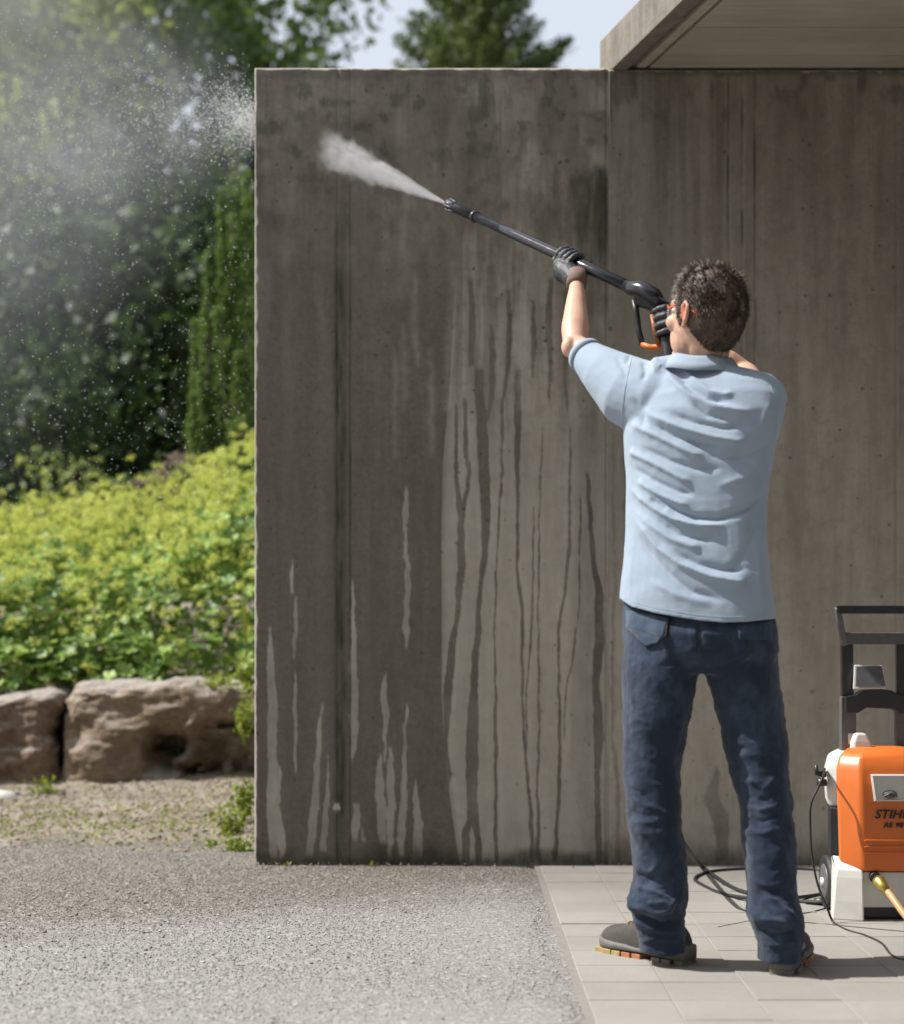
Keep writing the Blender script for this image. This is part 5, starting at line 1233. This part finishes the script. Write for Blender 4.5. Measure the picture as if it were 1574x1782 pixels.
bar(Hp(1456, 1061, -.05), Hp(1591, 1061, -.05), .0125, .012, 'top_grip', MAT['black']); bar(Hp(1464, 1111, -.012), Hp(1583, 1111, -.012), .0185, .012, 'cross_bar', MAT['grey_plastic'])
m = MB(); arch = [Hp(1468, 1212), Hp(1488, 1208), Hp(1500, 1201), Hp(1524, 1198), Hp(1548, 1201), Hp(1560, 1208), Hp(1580, 1212), Hp(1580, 1240), Hp(1562, 1240), Hp(1548, 1233), Hp(1504, 1231), Hp(1490, 1240), Hp(1468, 1240)]
m.poly_prism([p+Vector((0, -.035, 0)) for p in arch], (0, .05, 0)); m.build('lance_holder', MAT['black'], hn, bevel=.003)
m = MB(); m.rings([[Hp(x, y, dy) for x, y, dy in r_] for r_ in ([(1485, 1200, -.03), (1543, 1199, -.03), (1536, 1158, -.01), (1487, 1157, -.01)], [(1485, 1200, -.05), (1543, 1199, -.05), (1536, 1158, -.03), (1487, 1157, -.03)])]); rh = m.build('reel_hook', MAT['white_plastic'], hn, bevel=.003)
m = MB(); m.rings([[Hp(x, y, dy) for x, y, dy in r_] for r_ in ([(1490, 1195, -.050), (1542, 1194, -.050), (1535, 1159, -.032), (1491, 1160, -.032)], [(1490, 1195, -.054), (1542, 1194, -.054), (1535, 1159, -.036), (1491, 1160, -.036)])]); m.build('hook_face', MAT['grey_plastic'], rh, bevel=.001)
m = MB(); m.box(Hp(1482, 1286, -.017), (.015, .003, .032)); m.build('post_sticker', MAT['white_plastic'], hn)
m = MB(); m.rings([[Wp(x, y, z) for x, y in pl] for z, pl in ((.47, [(-.085, .10), (-.015, .10), (-.015, .16), (-.085, .16)]), (.53, [(-.082, .105), (-.030, .105), (-.030, .155), (-.082, .155)]), (.556, [(-.072, .11), (-.042, .11), (-.042, .15), (-.072, .15)]))]); m.build('switch_knob', MAT['white_plastic'], pw, bevel=.006)

# ============================================================ water
def watervol():
    """fan of atomised water: density falls off as the fan opens"""
    m = M('water_spray'); m.t.nodes.remove(m.b); v = m.n('VolumePrincipled'); c = m.n('TexCoord'); s = m.n('SeparateXYZ'); m.l(c.outputs['Object'], s.inputs[0])
    z = m.math('MAXIMUM', s.outputs[2], .004)
    ax = m.math('DIVIDE', s.outputs[0], m.math('ADD', m.math('MULTIPLY', z, .098), .003)); ay = m.math('DIVIDE', s.outputs[1], m.math('ADD', m.math('MULTIPLY', z, .05), .003))
    rr_ = m.math('SQRT', m.math('ADD', m.math('MULTIPLY', ax, ax), m.math('MULTIPLY', ay, ay)))
    cb = m.n('CombineXYZ'); m.l(ax, cb.inputs[0]); m.l(ay, cb.inputs[1]); m.l(m.math('MULTIPLY', z, 3.0), cb.inputs[2])
    n1 = m.noise(cb.outputs[0], 4.2, 4, .65, .3); n2 = m.noise(c.outputs['Object'], 16, 4, .6)
    wob = m.math('ADD', rr_, m.math('MULTIPLY', m.math('SUBTRACT', n2, .5), m.math('MULTIPLY', z, 2.1)))
    edge = m.n('MapRange', interpolation_type='SMOOTHSTEP'); m.l(wob, edge.inputs[0]); edge.inputs[1].default_value = 1.0; edge.inputs[2].default_value = .05; edge.inputs[3].default_value = 0; edge.inputs[4].default_value = 1
    tail = m.ramp(z, .955, .50, 0.0, 1.0)
    den = m.math('DIVIDE', 42.0, m.math('ADD', m.math('MULTIPLY', z, 1.0), .03)); den = m.math('MULTIPLY', den, m.ramp(n1, .34, .66, .12, 1.7))
    m.l(m.math('MULTIPLY', m.math('MULTIPLY', den, edge.outputs[0]), tail), v.inputs['Density'])
    v.inputs['Color'].default_value = (.99, .99, .99, 1); v.inputs['Anisotropy'].default_value = 0.1; m.l(v.outputs[0], m.out.inputs['Volume']); return m.m
jl = .955; m = MB(); m.rings([[Vector((math.cos(a)*(.004+z*.125), math.sin(a)*(.004+z*.07), z)) for a in [2*math.pi*j/20 for j in range(20)]] for z in (0, .1, .3, .5, .7, jl)])
jet = m.build('water_jet', watervol(), None, kind='stuff', label='white fan of water spraying from the nozzle onto the wall')
jd = ldir.copy(); tmp = (Vector((0, 0, 1))-jd*jd.z).normalized(); jet.matrix_world = Matrix.Translation(LB-ldir*.002) @ Matrix((tmp, jd.cross(tmp)*1, jd)).transposed().to_4x4()
def mistvol():
    m = M('water_mist'); m.t.nodes.remove(m.b); v = m.n('VolumePrincipled'); c = m.n('TexCoord'); o = c.outputs['Object']; s = m.n('SeparateXYZ'); m.l(o, s.inputs[0])
    # plume starts at the wall end and drifts left, up and down
    dx = m.math('SUBTRACT', wx(440), s.outputs[0]); t = m.math('MAXIMUM', dx, 0.0)
    cz = m.math('ADD', wz(195), m.math('MULTIPLY', t, .05)); dz = m.math('SUBTRACT', s.outputs[2], cz); dy = m.math('SUBTRACT', s.outputs[1], 6.32)
    wd = m.math('ADD', .13, m.math('MULTIPLY', t, .95))
    q = m.math('SQRT', m.math('ADD', m.math('MULTIPLY', dz, dz), m.math('MULTIPLY', m.math('MULTIPLY', dy, dy), 1.6)))
    rad = m.math('DIVIDE', q, wd)
    ex = m.math('POWER', 2.718, m.math('MULTIPLY', m.math('MULTIPLY', rad, rad), -1.7))
    n = m.noise(o, 2.1, 5, .62, .5)
    near = m.math('DIVIDE', .37, m.math('ADD', t, .16)); den = m.math('MULTIPLY', m.math('MULTIPLY', near, ex), m.ramp(n, .36, .66, .08, 1.6))
    den = m.math('MULTIPLY', den, m.ramp(dx, -.02, .03))
    side = m.math('MULTIPLY', m.ramp(dx, 2.7, 1.2, .0, 1.0), m.math('MULTIPLY', m.ramp(s.outputs[2], 4.55, 4.0), m.math('MULTIPLY', m.ramp(s.outputs[1], 5.2, 5.5), m.ramp(s.outputs[1], 7.5, 7.1))))
    m.l(m.math('MULTIPLY', den, side), v.inputs['Density']); v.inputs['Color'].default_value = (.90, .94, .98, 1); v.inputs['Anisotropy'].default_value = .2
    m.l(v.outputs[0], m.out.inputs['Volume']); return m.m
m = MB(); m.box((wx(440)-1.48, 6.35, 3.0), (3.0, 2.3, 3.2)); m.build('water_mist', mistvol(), None, kind='stuff', label='pale mist of spray drifting left from the end of the wall')
# droplets
rng = np.random.default_rng(3)
n = 11000; t = rng.random(n)**1.5*1.9; a = rng.standard_normal(n)*(.05+.25*t)*.9-.14*t*t; cz = wz(200)+a
X = wx(438)-t; Z = cz+.05*t; Y = 6.3+rng.standard_normal(n)*(.06+.18*t)
n3 = 3200; X = np.concatenate([X, rng.uniform(wx(-60), wx(436), n3)]); Z = np.concatenate([Z, rng.uniform(wz(900), wz(150), n3)]); Y = np.concatenate([Y, rng.uniform(5.8, 6.9, n3)])
n4 = 2600; ang = R(150)+rng.standard_normal(n4)*.5; rr_ = np.abs(rng.standard_normal(n4))*.11; X = np.concatenate([X, wx(441)+np.cos(ang)*rr_]); Z = np.concatenate([Z, wz(215)+np.sin(ang)*rr_+rng.standard_normal(n4)*.03]); Y = np.concatenate([Y, 6.25+rng.standard_normal(n4)*.03])
n = len(X); r = .0009+.0017*rng.random(n)**3
base = np.array([(1, 0, 0), (0, 1, 0), (-1, 0, 0), (0, -1, 0), (0, 0, 1), (0, 0, -1)], float); fc = np.array([(0, 1, 4), (1, 2, 4), (2, 3, 4), (3, 0, 4), (1, 0, 5), (2, 1, 5), (3, 2, 5), (0, 3, 5)])
V = np.stack([X, Y, Z], 1)[:, None]+base[None]*r[:, None, None]*rng.uniform(.7, 1.3, (n, 1, 3)); Fc = (fc[None]+(np.arange(n)*6)[:, None, None]).reshape(-1, 3)
dm = simple('water_droplet', (.85, .87, .88), .12, .02)
link('water_droplets', arrmesh('water_droplets', V.reshape(-1, 3), Fc), dm, None, kind='stuff', label='fine water droplets flying off the end of the wall')
